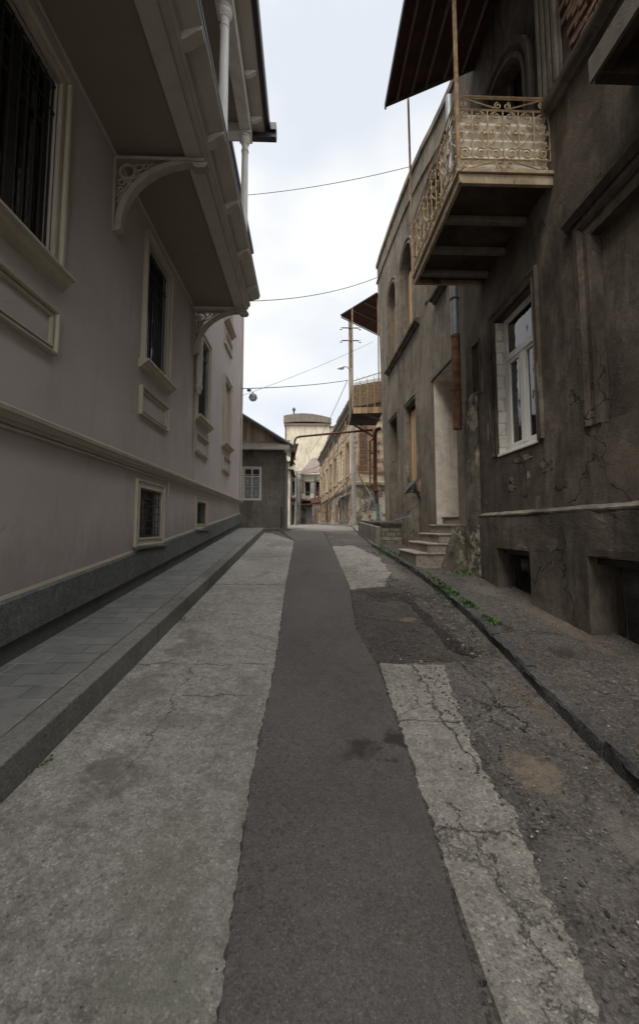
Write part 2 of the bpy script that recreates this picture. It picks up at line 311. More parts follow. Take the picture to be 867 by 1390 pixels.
M['redroof'] = rustmat('faded_red_tin_roof', (.11, .085, .072), (.155, .12, .10), (.21, .165, .14), scale=3)
M['zinc'] = plain('zinc_sheet', (.34, .36, .38), .15, 4, .45, .5, metal=.5, dirt=(.18, .16, .14), dirtamt=.5)
M['pipegrey'] = plain('galvanised_pipe', (.20, .22, .235), .18, 6, .5, .5, metal=.4, dirt=(.12, .08, .05), dirtamt=.4)
M['oldwood'] = woodmat('weathered_boards', (.15, .10, .07), (.32, .24, .18), .16)
M['beamwood'] = plain('grey_timber', (.14, .12, .10), .25, 5, .85, .2, bmp=.006, dirt=(.07, .055, .045))
M['tanwood'] = woodmat('tan_boards', (.34, .22, .12), (.50, .36, .22), .2)
M['shedwall'] = plaster_old('grey_cement_render', (.14, .125, .105), (.18, .163, .14), (.23, .21, .18), lost=(.10, .09, .078), lostamt=.66, seed=12, bmp=.02, crack=False)
M['pole'] = groundmat('pole_concrete', (.26, .25, .22), (.32, .305, .27), (.38, .36, .32), crack=0, bmp=.006, seed=2)
M['darksteel'] = plain('dark_steel', (.035, .032, .03), .2, 8, .6, .4, bmp=0)
M['teal'] = rustmat('teal_painted_pipe', (.03, .10, .10), (.05, .17, .17), (.09, .22, .2))
M['farcream'] = plaster_old('cream_house_render', (.40, .355, .28), (.48, .43, .34), (.54, .49, .40), lost=(.4, .34, .26), lostamt=.72, seed=18, bmp=.02, crack=False)
M['farochre'] = plaster_old('ochre_row_render', (.38, .295, .205), (.48, .385, .28), (.56, .465, .355), lost=(.32, .24, .17), lostamt=.62, seed=21, bmp=.03)
M['farlow'] = plaster_old('patched_lower_render', (.25, .21, .16), (.38, .33, .26), (.50, .45, .37), lost=(.20, .16, .12), lostamt=.52, seed=25, bmp=.05)
M['farwhite'] = plaster_old('whitewashed_house', (.34, .30, .25), (.45, .41, .35), (.55, .51, .45), lost=(.33, .28, .22), lostamt=.64, seed=27, bmp=.03)
M['insul'] = plain('porcelain', (.6, .6, .58), .05, 5, .2, .5, bmp=0)
M['lampglass'] = plain('lamp_cover', (.55, .56, .56), .1, 5, .3, .5, bmp=0)
M['wicker'] = brickmat('woven_reed_mat', (.20, .155, .10), (.15, .115, .075), (.08, .06, .04), .07, .045, .03)
M['wire'] = plain('black_cable', (.03, .03, .03), .1, 5, .7, .2, bmp=0)
M['asphalt'] = groundmat('smooth_asphalt', (.088, .079, .071), (.103, .093, .084), (.122, .111, .100), stain=(.072, .064, .057), speck=.6, crack=.1, seed=1, agg=170, bmp=.008, mottle=.35,
    spots=[(.36, 2.72, .15, .14, (.04, .035, .031), .95), (.60, 2.84, .10, .11, (.035, .031, .028), .95), (.44, 2.63, .032, .032, (.04, .036, .032), .9), (.49, 2.625, .03, .03, (.04, .036, .032), .9), (.535, 2.62, .032, .03, (.04, .036, .032), .9), (-.05, 6.0, .3, 1.0, (.12, .11, .10), .35)])
M['asphalt_old'] = groundmat('broken_asphalt', (.078, .068, .060), (.103, .091, .081), (.145, .130, .115), stain=(.048, .042, .037), speck=.9, crack=.75, crscale=1.1, seed=4, agg=85, bmp=.03, blot=(.20, .165, .12), blotamt=.66,
    spots=[(1.36, 2.52, .17, .24, (.24, .19, .13), .55), (1.2, 1.9, .25, .2, (.17, .155, .135), .45), (1.55, 2.0, .12, .3, (.2, .18, .155), .5), (1.35, 6.5, .45, .55, (.035, .03, .027), .9), (1.6, 4.6, .13, .9, (.045, .04, .036), .85), (1.75, 3.2, .10, .5, (.13, .105, .075), .5), (1.75, 8.5, .2, 1.2, (.2, .175, .14), .6)],
    lines=[('y', 1.5, 2.9, 4.1, .010, .5)])
M['asphalt_patch'] = groundmat('dark_asphalt_patch', (.062, .053, .046), (.082, .071, .062), (.108, .095, .083), stain=(.042, .037, .033), speck=.95, crack=.35, seed=7, agg=80, bmp=.03,
    spots=[(1.27, 5.34, .15, .10, (.20, .165, .12), .6), (1.2, 6.5, .35, .35, (.032, .028, .025), .85)])
M['concrete'] = groundmat('worn_concrete', (.215, .20, .174), (.285, .266, .234), (.365, .342, .304), stain=(.135, .121, .102), speck=.55, grime=.7, crack=.12, crscale=.35, seed=2, agg=110, bmp=.02,
    lines=[('x', 4.05, -1.7, -.2, .018, .35), ('x', 3.45, -1.0, -.2, .010, .3), ('x', 7.3, -1.7, -.2, .03, .25), ('x', 10.2, -1.7, -.2, .03, .2), ('y', -1.05, 2.6, 4.2, .01, .4)],
    spots=[(-1.15, 2.55, .2, .25, (.12, .105, .09), .7), (-1.25, 4.6, .25, .5, (.14, .125, .105), .6), (-.9, 5.6, .1, .08, (.1, .09, .078), .6), (-.62, 1.95, .28, .3, (.16, .165, .12), .4), (-.5, 1.5, .2, .2, (.15, .16, .11), .45), (-1.2, 1.6, .3, .2, (.14, .125, .105), .4), (-1.0, 3.1, .5, .12, (.15, .135, .112), .45), (-1.35, 3.6, .2, .5, (.13, .117, .10), .5), (-.6, 12.5, .6, .8, (.16, .145, .125), .6)])
M['slab'] = groundmat('cracked_concrete_slab', (.215, .198, .17), (.265, .245, .212), (.325, .302, .265), stain=(.145, .13, .11), speck=.6, grime=.6, crack=.35, crscale=.9, seed=9, agg=100, bmp=.025,
    lines=[('y', .99, 2.5, 4.1, .011, .32), ('y', .80, 1.2, 2.3, .007, .5), ('x', 3.05, .6, 1.3, .010, .25), ('x', 2.1, .6, 1.2, .006, .35), ('x', 8.4, .5, 1.7, .03, .3)])
M['pave_old'] = groundmat('old_pavement', (.068, .059, .051), (.092, .081, .071), (.13, .115, .10), stain=(.046, .040, .035), speck=1, crack=.5, crscale=.8, seed=11, agg=70, bmp=.035,
    spots=[(2.28, 4.75, .1, .2, (.03, .026, .022), .85), (2.5, 4.05, .12, .25, (.035, .03, .026), .7), (2.8, 6.6, .3, .6, (.18, .155, .125), .5), (2.95, 4.9, .12, 1.3, (.15, .115, .08), .5)])
M['kerbstone'] = groundmat('basalt_kerb', (.062, .060, .058), (.088, .085, .081), (.135, .13, .122), stain=(.04, .037, .034), speck=.7, crack=.4, seed=13, agg=90, bmp=.03)
M['kerbconc'] = groundmat('kerb_concrete', (.14, .135, .121), (.185, .178, .16), (.24, .23, .21), stain=(.09, .083, .073), speck=.45, crack=.12, seed=15, agg=110, bmp=.008, mottle=.5, lines=[('x', y_, -3, -1, .012, .02) for y_ in (2.0, 4.6, 7.3, 10.1, 12.9)])
M['dirt'] = groundmat('dusty_road', (.145, .13, .11), (.19, .17, .146), (.25, .226, .196), stain=(.10, .088, .073), speck=.7, crack=.5, seed=17, agg=60, bmp=.02)
M['grass'] = plain('weed_leaves', (.055, .115, .025), .4, 12, .6, .3, bmp=0)
M['dryleaf'] = plain('dry_leaves', (.20, .13, .06), .5, 12, .8, .2, bmp=0)
def pebble():
    m, nt, b = base('pebbles', .9, .2); oi = N(nt, 'ShaderNodeTexVoronoi'); oi.inputs['Scale'].default_value = 25
    nt.links.new(mapped(nt), oi.inputs['Vector']); s = N(nt, 'ShaderNodeSeparateColor'); nt.links.new(oi.outputs['Color'], s.inputs[0])
    nt.links.new(ramp(nt, s.outputs[0], [(0, (.04, .035, .03)), (.5, (.09, .08, .07)), (.85, (.16, .14, .12)), (.93, (.24, .215, .19)), (1, (.42, .39, .35))]), b.inputs['Base Color']); return m
M['pebble'] = pebble()
def pavetile():
    m, nt, b = base('slate_paving', .75, .3)
    t = N(nt, 'ShaderNodeTexCoord'); mp = N(nt, 'ShaderNodeMapping'); mp.inputs['Rotation'].default_value = (0, 0, R(0))
    nt.links.new(t.outputs['Object'], mp.inputs[0])
    sp = N(nt, 'ShaderNodeSeparateXYZ'); nt.links.new(mp.outputs[0], sp.inputs[0])
    cb = N(nt, 'ShaderNodeCombineXYZ'); nt.links.new(sp.outputs[0], cb.inputs[0]); nt.links.new(sp.outputs[1], cb.inputs[1])
    br = N(nt, 'ShaderNodeTexBrick'); br.inputs['Scale'].default_value = 1; br.inputs['Brick Width'].default_value = .40; br.inputs['Row Height'].default_value = .2
    br.inputs['Mortar Size'].default_value = .008; br.inputs['Color1'].default_value = (.145, .144, .133, 1); br.inputs['Color2'].default_value = (.195, .192, .177, 1); br.inputs['Mortar'].default_value = (.20, .197, .18, 1)
    nt.links.new(cb.outputs[0], br.inputs['Vector'])
    v = mapped(nt); md = noisetex(nt, v, 5, 8, .7)
    c = mixc(nt, .8, br.outputs['Color'], ramp(nt, md, [(.25, g3(.7)), (.5, g3(1)), (.75, g3(1.3))]), 'MULTIPLY')
    ef = noisetex(nt, v, 1.6, 8, .65, .5)
    c = mixc(nt, ramp(nt, ef, [(.48, g3(0)), (.70, g3(.5))]), c, (.23, .23, .212))
    c = mixc(nt, math_(nt, 'MULTIPLY', br.outputs['Fac'], .8), c, ramp(nt, noisetex(nt, v, 1.2, 6, .6), [(.45, (.08, .08, .073)), (.58, (.30, .295, .27))]))
    nt.links.new(c, b.inputs['Base Color'])
    bump(nt, b, math_(nt, 'ADD', math_(nt, 'MULTIPLY', br.outputs['Fac'], -.6), math_(nt, 'MULTIPLY', md, .5)), .008); return m
M['tile'] = pavetile()

# ---------------------------------------------------------------- geometry helpers
class Fr:
    """wall frame: u along the wall, v out of the wall, z up"""
    def __init__(s, o, d, out):
        s.o = Vector((o[0], o[1], 0)); s.d = Vector((d[0], d[1], 0)).normalized(); s.n = Vector((out[0], out[1], 0)).normalized()
    def P(s, u, v, z): p = s.o + s.d * u + s.n * v; return (p.x, p.y, z)
W = Fr((0, 0), (1, 0), (0, 1))      # world: u=x, v=y
class MB:
    def __init__(s): s.v = []; s.f = []; s.mi = []; s.cur = 0
    def add(s, vs, fs):
        n = len(s.v); s.v += [tuple(p) for p in vs]; s.f += [tuple(i + n for i in f) for f in fs]; s.mi += [s.cur] * len(fs)
    def box(s, fr, u0, u1, v0, v1, z0, z1):
        p = [fr.P(u, v, z) for z in (z0, z1) for u, v in ((u0, v0), (u1, v0), (u1, v1), (u0, v1))]
        s.add(p, [(0, 3, 2, 1), (4, 5, 6, 7), (0, 1, 5, 4), (1, 2, 6, 5), (2, 3, 7, 6), (3, 0, 4, 7)]); return s
    def hexa(s, p): s.add(p, [(0, 3, 2, 1), (4, 5, 6, 7), (0, 1, 5, 4), (1, 2, 6, 5), (2, 3, 7, 6), (3, 0, 4, 7)]); return s
    def face(s, pts): s.add(pts, [tuple(range(len(pts)))]); return s
    def extr(s, fr, prof, u0, u1, m0=0, m1=0):
        """prof: closed loop of (v,z) swept along u; m0/m1 mitre with v"""
        n = len(prof); a = [fr.P(u0 + m0 * v, v, z) for v, z in prof]; b = [fr.P(u1 + m1 * v, v, z) for v, z in prof]
        s.add(a + b, [(i, (i + 1) % n, n + (i + 1) % n, n + i) for i in range(n)] + [tuple(range(n - 1, -1, -1)), tuple(range(n, 2 * n))]); return s
    def ring(s, fr, u0, u1, z0, z1, prof):
        """prof: list of (outward offset, v) from the inner edge to the outer edge, mitred round a rectangle"""
        k = len(prof); vs = []
        for o, v in prof: vs += [fr.P(u0 - o, v, z0 - o), fr.P(u1 + o, v, z0 - o), fr.P(u1 + o, v, z1 + o), fr.P(u0 - o, v, z1 + o)]
        s.add(vs, [(4 * i + j, 4 * i + (j + 1) % 4, 4 * i + 4 + (j + 1) % 4, 4 * i + 4 + j) for i in range(k - 1) for j in range(4)]); return s
    def ring3(s, fr, u0, u1, z0, z1, prof):
        k = len(prof); vs = []
        for o, v in prof: vs += [fr.P(u0 - o, v, z0), fr.P(u0 - o, v, z1 + o), fr.P(u1 + o, v, z1 + o), fr.P(u1 + o, v, z0)]
        s.add(vs, [(4 * i + j, 4 * i + j + 1, 4 * i + 4 + j + 1, 4 * i + 4 + j) for i in range(k - 1) for j in range(3)]); return s
    def tube(s, pts, r, n=6, caps=True):
        pts = [Vector(p) for p in pts]; rs = r if isinstance(r, (list, tuple)) else [r] * len(pts)
        vs = []; prev = None
        for i, p in enumerate(pts):
            t = (pts[min(i + 1, len(pts) - 1)] - pts[max(i - 1, 0)])
            t = t.normalized() if t.length > 1e-9 else Vector((0, 0, 1))
            if prev is None:
                a = Vector((0, 0, 1)) if abs(t.z) < .9 else Vector((1, 0, 0)); x = t.cross(a).normalized()
            else: x = (prev - t * prev.dot(t)).normalized()
            prev = x; y = t.cross(x)
            for k in range(n):
                an = 2 * math.pi * k / n; vs.append(p + (x * math.cos(an) + y * math.sin(an)) * rs[i])
        m = len(pts)
        fs = [(i * n + k, i * n + (k + 1) % n, (i + 1) * n + (k + 1) % n, (i + 1) * n + k) for i in range(m - 1) for k in range(n)]
        if caps: fs += [tuple(range(n - 1, -1, -1)), tuple((m - 1) * n + k for k in range(n))]
        s.add(vs, fs); return s
    def lathe(s, c, prof, n=20):
        vs = []
        for r, z in prof:
            for k in range(n): a = 2 * math.pi * k / n; vs.append((c[0] + r * math.cos(a), c[1] + r * math.sin(a), c[2] + z))
        m = len(prof)
        s.add(vs, [(i * n + k, i * n + (k + 1) % n, (i + 1) * n + (k + 1) % n, (i + 1) * n + k) for i in range(m - 1) for k in range(n)] + [tuple(range(n - 1, -1, -1)), tuple((m - 1) * n + k for k in range(n))]); return s
    def facade(s, fr, outline, holes, v=0.0):
        """sheet with openings; holes: (loop, depth) with reveals going in by depth; outline loop of (u,z)"""
        loops = [outline] + [h[0] for h in holes]
        tri = tessellate_polygon([[Vector((u, z, 0)) for u, z in l] for l in loops])
        flat = [p for l in loops for p in l]
        s.add([fr.P(u, v, z) for u, z in flat], [tuple(t) for t in tri])
        for l, d in holes:
            n = len(l); s.add([fr.P(u, v, z) for u, z in l] + [fr.P(u, v - d, z) for u, z in l], [(i, (i + 1) % n, n + (i + 1) % n, n + i) for i in range(n)])
        return s
    def slab(s, loop, h0, h1):
        """ground sheet with a skirt: loop of (x,y), top at terrain+h1"""
        tri = tessellate_polygon([[Vector((x, y, 0)) for x, y in loop]]); n = len(loop)
        s.add([(x, y, G(y) + h1) for x, y in loop] + [(x, y, G(y) + h0) for x, y in loop], [tuple(t) for t in tri] + [(i, (i + 1) % n, n + (i + 1) % n, n + i) for i in range(n)]); return s
    def build(s, name, mat, parent=None, bevel=0, smooth=40, rough=None):
        me = bpy.data.meshes.new(name); me.from_pydata(s.v, [], s.f)
        mats = mat if isinstance(mat, (list, tuple)) else [mat]
        for m in mats: me.materials.append(m)
        if len(mats) > 1:
            for p, i in zip(me.polygons, s.mi): p.material_index = i
        bm = bmesh.new(); bm.from_mesh(me)
        bmesh.ops.remove_doubles(bm, verts=bm.verts, dist=.0001)
        if rough:      # uneven hand-made edges and faces
            cuts, amp, fq = rough
            for it in range(8):
                es = [e for e in bm.edges if e.calc_length() > cuts]
                if not es: break
                bmesh.ops.subdivide_edges(bm, edges=es, cuts=1, use_grid_fill=False)
                bmesh.ops.triangulate(bm, faces=[f for f in bm.faces if len(f.verts) > 4])
            for v in bm.verts:
                d = noise.noise_vector(v.co * fq) * amp + noise.noise_vector(v.co * fq * 3.1) * amp * .5
                v.co += d
        bmesh.ops.recalc_face_normals(bm, faces=bm.faces)
        bm.to_mesh(me); bm.free()
        if smooth:
            me.polygons.foreach_set('use_smooth', [True] * len(me.polygons)); me.set_sharp_from_angle(angle=R(smooth))
        ob = bpy.data.objects.new(name, me); COL.objects.link(ob)
        if parent:
            ob.parent = parent; ob.matrix_parent_inverse = parent.matrix_world.inverted()
            if getattr(parent, 'pinv', None): pass
        if bevel:
            b = ob.modifiers.new('bevel', 'BEVEL'); b.width = bevel; b.segments = 2; b.limit_method = 'ANGLE'; b.angle_limit = R(40)
        return ob
def tag(o, label, cat, group=None, kind=None):
    o['label'] = label; o['category'] = cat
    if group: o['group'] = group
    if kind: o['kind'] = kind
    return o
def thing(name, label, cat, loc=(0, 0, 0), group=None):
    o = bpy.data.objects.new(name, None); COL.objects.link(o); o.location = loc; o.empty_display_size = .3
    bpy.context.view_layer.update()
    return tag(o, label, cat, group)
def arch(u0, u1, z0, zs, rise, n=14):
    c = (u0 + u1) / 2; r = (u1 - u0) / 2
    return [(u0, z0), (u1, z0)] + [(c + r * math.cos(math.pi * k / n), zs + rise * math.sin(math.pi * k / n)) for k in range(n + 1)]
def rect(u0, u1, z0, z1): return [(u0, z0), (u1, z0), (u1, z1), (u0, z1)]
def inset_arch(u0, u1, z0, zs, rise, o): return arch(u0 - o, u1 + o, z0, zs, rise + o)

def wire(a, b, sag, r, label, name='overhead_wire', group=None):
    a = Vector(a); b = Vector(b); pts = []
    for i in range(17): t = i / 16; p = a.lerp(b, t); p.z -= 4 * sag * t * (1 - t); pts.append(p)
    return tag(MB().tube(pts, r, 5).build(name, M['wire']), label, 'wire', group or 'overhead wires')
# ---------------------------------------------------------------- ground
GP = [(-60, -5.58), (16.5, 1.535), (24, 1.72), (45, 2.02), (80, 2.3), (1500, 2.3)]
def G(y):
    for (a, za), (b, zb) in zip(GP, GP[1:]):
        if y <= b: return za + (zb - za) * (y - a) / (b - a)
    return GP[-1][1]
XS = [-1500, -60, -12, -3, -1.6, 1.9, 3.2, 12, 60, 1500]
mb = MB(); ys = [a for a, _ in GP]
vs = [(x, y, G(y) - .012) for y in ys for x in XS]; k = len(XS)
mb.add(vs, [(j * k + i, j * k + i + 1, (j + 1) * k + i + 1, (j + 1) * k + i) for j in range(len(ys) - 1) for i in range(k - 1)])
tag(mb.build('ground', M['dirt'], smooth=0), 'dusty grey brown ground rising gently under the whole street', 'ground', kind='structure')

def jag(pts, amp=.02, step=.08, seed=0, fq=4.0):
    """resample an outline and roughen it"""
    o = []; n = len(pts)
    for i in range(n):
        a = Vector((*pts[i][:2], 0)); b = Vector((*pts[(i + 1) % n][:2], 0)); L_ = (b - a).length
        m = max(1, int(L_ / step)); am = pts[i][2] if len(pts[i]) > 2 else amp
        t = (b - a).normalized() if L_ > 0 else Vector((1, 0, 0)); nn = Vector((-t.y, t.x, 0))
        for j in range(m):
            p = a + (b - a) * j / m
            w_ = noise.noise(Vector((p.x * fq, p.y * fq, seed * 7.3))) + .5 * noise.noise(Vector((p.x * fq * 4, p.y * fq * 4, seed * 3.3)))
            p = p + nn * w_ * am; o.append((p.x, p.y))
    return o
def sheet(name, mat, pts, h, label, amp=.02, seed=0, step=.08, kind='structure', cat='road', fq=4.0, h0=-.01):
    mb = MB()
    # cut at the terrain breakpoints by adding points where the outline crosses them happens only beyond 16.5 m
    mb.slab(jag(pts, amp, step, seed, fq), h0, h)
    return tag(mb.build(name, mat, smooth=0), label, cat, kind=kind)
sheet('road', M['asphalt_old'], [(-1.68, -8), (2.0, -8), (2.0, 3), (2.25, 5.5), (2.25, 9), (2.0, 11), (1.95, 16.5), (-1.68, 16.5)], .004, 'worn broken asphalt road surface between the two kerbs', .0, 1, .5)
sheet('concrete_strip', M['concrete'], [(-1.64, -8, 0), (-.3, -8, .003), (-.27, 1.4, .003), (-.31, 2.5, .0035), (-.29, 4.1, .0035), (-.35, 7, .01), (-.39, 13.2, .05), (-1.2, 15.2, .08), (-1.64, 15.8, 0)], .012, 'light grey worn concrete strip along the left kerb', .015, 2, .05, fq=18)
sheet('asphalt_seam', M['asphalt_patch'], [(-.305, -8, .014), (.55, -8, .014), (.572, 1.4, .02), (.622, 2.1, .02), (.645, 2.7, .02), (.675, 3.9, .02), (.60, 5.0, .03), (.72, 6.9, .03), (.72, 11.6, .05), (.64, 16.2, .0), (-1.02, 16.2, .08), (-.40, 13.2, .02), (-.36, 7, .02), (-.30, 4.1, .016), (-.318, 2.5, .016), (-.278, 1.4, .014)], .0155, 'thin crumbling dark seam along the edges of the middle asphalt strip', .03, 14, .015, fq=24)
sheet('asphalt_strip', M['asphalt'], [(-.3, -8, .004), (.54, -8, .003), (.56, 1.4, .0035), (.61, 2.1, .005), (.63, 2.7, .010), (.66, 3.9, .014), (.58, 5.0, .02), (.70, 6.9, .02), (.70, 11.6, .05), (.62, 16.3, .0), (-1.0, 16.3, .08), (-.39, 13.2, .02), (-.35, 7, .010), (-.29, 4.1, .0035), (-.31, 2.5, .0035), (-.27, 1.4, .003)], .018, 'smooth dark asphalt strip down the middle of the street', .015, 2, .018, fq=22)
sheet('concrete_slab', M['slab'], [(.58, -2, .0), (.86, -2, .05), (.92, 1.4, .05), (1.0, 1.75, .05), (1.03, 2.1, .05), (1.07, 2.65, .05), (1.19, 3.4, .05), (1.30, 3.98, .03), (.70, 4.04, .0), (.66, 3.5, 0), (.62, 2.4, 0)], .010, 'cracked pale concrete slab right of the middle asphalt strip', .03, 5, .025, fq=8)
sheet('asphalt_patch', M['asphalt_patch'], [(.64, 4.02, .02), (1.50, 4.08, .04), (1.62, 4.5, .05), (1.45, 5.6, .06), (1.50, 6.9, .08), (1.1, 7.15, .06), (.68, 6.75, .02), (.56, 5.1, .02)], .008, 'dark rough asphalt patch in front of the cracked slab', .03, 8, .03, fq=7)
sheet('concrete_patch', M['slab'], [(.68, 6.9, .04), (1.3, 7.1, .08), (1.65, 8.2, .08), (1.75, 10, .08), (1.35, 12.2, .1), (.68, 12.0, .02)], .009, 'pale concrete patch beyond the dark asphalt patch', .03, 11, .04, fq=6)
# worn trough along the right gutter
mb = MB()
tr = [(1.42, 6.4), (1.50, 5.6), (1.47, 5.0), (1.46, 4.6), (1.50, 4.25), (1.64, 4.12), (1.78, 4.2), (1.66, 4.6), (1.60, 5.2), (1.60, 6.0), (1.56, 6.5)]
M['trough'] = groundmat('black_crumbled_asphalt', (.026, .022, .019), (.038, .033, .029), (.06, .053, .047), stain=(.02, .018, .016), speck=.9, crack=.5, seed=19, agg=60, bmp=.04)
sheet('road_trough', M['trough'], [(a, b, .05) for a, b in tr], .0125, 'dark crumbling trough in the road beside the right kerb', .04, 21, .05)
# left pavement: kerb and slate paving
mb = MB(); mb.slab([(-1.78, -8), (-1.6, -8), (-1.6, 15.5), (-1.78, 15.5)], -.05, .22)
tag(mb.build('kerb', M['kerbconc'], bevel=.012, smooth=0), 'tall smooth concrete kerb of the left pavement', 'kerb', kind='structure')
mb = MB(); mb.slab([(-2.62, -8), (-1.785, -8), (-1.785, 15.48), (-2.62, 15.48)], -.05, .216)
tag(mb.build('pavement', M['tile'], smooth=0), 'grey slate paved raised pavement along the mauve townhouse', 'pavement', kind='structure')
# right pavement and old kerb stones
KR = [(1.78, -8), (1.79, 1.0), (1.80, 2.3), (1.84, 2.8), (1.93, 3.96), (2.06, 5.2), (2.12, 6.5), (2.08, 8.75), (1.92, 10.9), (1.88, 12.0)]
def kx(y):
    for (xa, a), (xb, b) in zip(KR, KR[1:]):
        if y <= b: t = (y - a) / (b - a); return xa + (xb - xa) * t
    return KR[-1][0]
pv = MB(); rows = [-8 + .12 * i for i in range(168)]
cols = 12; vs = []
for y in rows:
    x0 = kx(y) + .10
    for c in range(cols + 1):
        x = x0 + (3.34 - x0) * c / cols
        h = .085 + .012 * noise.noise(Vector((x * 2, y * 2, 1))) + .006 * noise.noise(Vector((x * 9, y * 9, 3))) + (.03 if c == cols else 0)
        vs.append((x, y, G(y) + h))
pv.add(vs, [(j * (cols + 1) + i, j * (cols + 1) + i + 1, (j + 1) * (cols + 1) + i + 1, (j + 1) * (cols + 1) + i) for j in range(len(rows) - 1) for i in range(cols)])
tag(pv.build('pavement', M['pave_old'], smooth=0), 'narrow dark crumbling pavement below the brown plaster house', 'pavement', kind='structure')
kb = MB(); y = -8.0; i = 0
rnd = random.Random(3)
while y < 12:
    ln = rnd.uniform(.7, 1.15); a, b = y, min(12, y + ln - .015)
    dx = rnd.uniform(-.012, .012); dh = rnd.uniform(-.012, .012); wd = .125
    m = 22; ring_ = []
    for j in range(m + 1):
        yy = a + (b - a) * j / m; x = kx(yy) + dx; e = .02 if j in (0, m) else 0
        def wob(q): return .022 * noise.noise(Vector((yy * 4, q * 3.7, i * 2.1))) + .014 * noise.noise(Vector((yy * 14, q * 3.7, i * 2.1)))
        h = .115 + dh
        ring_.append([(x + .005, yy, G(yy) - .05), (x + .018 + wob(1), yy, G(yy) + h * .45), (x + .012 + wob(2), yy, G(yy) + h - .022 - e + wob(3)), (x + .03 + wob(4), yy, G(yy) + h - e * .4), (x + wd - .02, yy, G(yy) + h + wob(5) * .5 - e * .4), (x + wd + .01, yy, G(yy) + h - .03), (x + wd + .01, yy, G(yy) - .05)])
    q = 7; kb.add([p for r_ in ring_ for p in r_], [(j * q + k_, j * q + (k_ + 1) % q, (j + 1) * q + (k_ + 1) % q, (j + 1) * q + k_) for j in range(m) for k_ in range(q)] + [tuple(range(q)), tuple(m * q + k_ for k_ in range(q))])
    y += ln; i += 1
tag(kb.build('kerb', M['kerbstone'], smooth=28), 'low worn basalt kerb stones along the right pavement', 'kerb', kind='structure')
# beyond the steps: right hand pavement of the far row, road
mb = MB()
mb.add([(1.9, 12, G(12) + .09), (3.4, 12, G(12) + .09), (3.4, 16.5, G(16.5) + .09), (3.0, 22.8, G(22.8) + .09), (2.5, 22.8, G(22.8) + .09), (1.9, 16.5, G(16.5) + .09),
        (1.9, 12, G(12) - .05), (1.9, 16.5, G(16.5) - .05), (2.5, 22.8, G(22.8) - .05)], [(0, 1, 2, 5), (5, 2, 3, 4), (0, 5, 7, 6), (5, 4, 8, 7)])
tag(mb.build('pavement', M['dirt'], smooth=0), 'dusty pavement strip in front of the stone terrace', 'pavement', kind='structure')
mb = MB(); mb.add([(2.45, 22.8, G(23) + .1), (2.9, 22.8, G(23) + .1), (1.5, 45, G(45) + .1), (1.0, 45, G(45) + .1), (2.45, 22.8, G(23) - .05), (1.0, 45, G(45) - .05)], [(0, 1, 2, 3), (0, 3, 5, 4)])
tag(mb.build('kerb', M['kerbconc'], smooth=0), 'thin pale kerb ledge at the foot of the ochre row', 'kerb', kind='structure')

# ---------------------------------------------------------------- left townhouse
FL = Fr((-2.5, 0), (0, 1), (1, 0))
tl = thing('townhouse', 'large renovated townhouse with mauve plaster, beige mouldings and an overhanging balcony', 'building', (-2.5, 4, G(4)))
HZ = 12.2; UE = 15.4
wins = [(3.01, 3.86), (6.2, 7.15), (9.2, 10.15), (12.2, 13.1)]
wins = [(2.93, 3.88), (6.2, 7.15), (9.2, 10.15), (12.19, 13.1)]
holes = []
for i, (a, b) in enumerate(wins):
    holes.append((rect(a, b, 4.2, 6.13), .14))
up = [(3.0, 4.1), (6.1, 7.2), (12.19, 13.1)]
for a, b in up: holes.append((rect(a, b, 8.0 if a > 12 else 7.0, 10.0), .14))
cells = [(6.19, 7.12, 1.52, 2.27), (9.39, 10.22, 1.76, 2.26)]
for a, b, c, d in cells: holes.append((rect(a, b, c, d), .14))
wl = MB()
outl = [(-8, G(-8) - .2), (UE, G(UE) - .2), (UE, HZ), (-8, HZ)]
wl.facade(FL, outl, holes)
# far end wall, back wall
wl.face([FL.P(UE, 0, 1), FL.P(UE, -7, 1), FL.P(UE, -7, HZ), FL.P(UE, 0, HZ)])
wl.face([FL.P(UE, -7, 1), FL.P(-8, -7, -1), FL.P(-8, -7, HZ), FL.P(UE, -7, HZ)])
wl.face([FL.P(-8, 0, -1), FL.P(-8, -7, -1), FL.P(-8, -7, HZ), FL.P(-8, 0, HZ)])
wl.build('wall', M['mauve'], tl, smooth=0)
# plinth following the slope
pl = MB()
def ramped(mb, fr, u0, u1, prof):
    """profile (v, h above the street) following the slope"""
    n = len(prof); mb.add([fr.P(u0, v, G(u0) + h) for v, h in prof] + [fr.P(u1, v, G(u1) + h) for v, h in prof], [(i, (i + 1) % n, n + (i + 1) % n, n + i) for i in range(n)] + [tuple(range(n)), tuple(range(n, 2 * n))])
ramped(pl, FL, -8, UE + .05, [(-.1, .40), (.05, .40), (.05, .735), (.03, .755), (-.1, .755)])
pl.build('plinth', M['granite'], tl, smooth=0)
pl = MB(); ramped(pl, FL, -8, UE + .02, [(-.1, .1), (.012, .1), (.012, .398), (-.1, .398)])
pl.build('plinth_base', M['plinthdark'], tl, smooth=0)
pl = MB(); ramped(pl, FL, -8, UE + .03, [(-.1, .757), (.02, .757), (.014, .785), (-.1, .79)])
pl.build('plinth_trim', M['beige'], tl, smooth=0)
sc = MB()
sc.extr(FL, [(-.02, 2.53), (.035, 2.53), (.037, 2.565), (.06, 2.568), (.062, 2.585), (.08, 2.60), (.10, 2.605), (.125, 2.61), (.13, 2.645), (.115, 2.66), (-.02, 2.69)], -8, UE + .1)
sc.build('string_course', M['beige'], tl, smooth=50)
sc = MB(); sc.tube([FL.P(-8, .03, 2.505), FL.P(7.34, .03, 2.505), FL.P(7.38, .03, 2.49), FL.P(7.40, .03, 2.45), FL.P(7.40, .03, 2.22)], .016, 8)
sc.build('cable_conduit', M['beige'], tl)
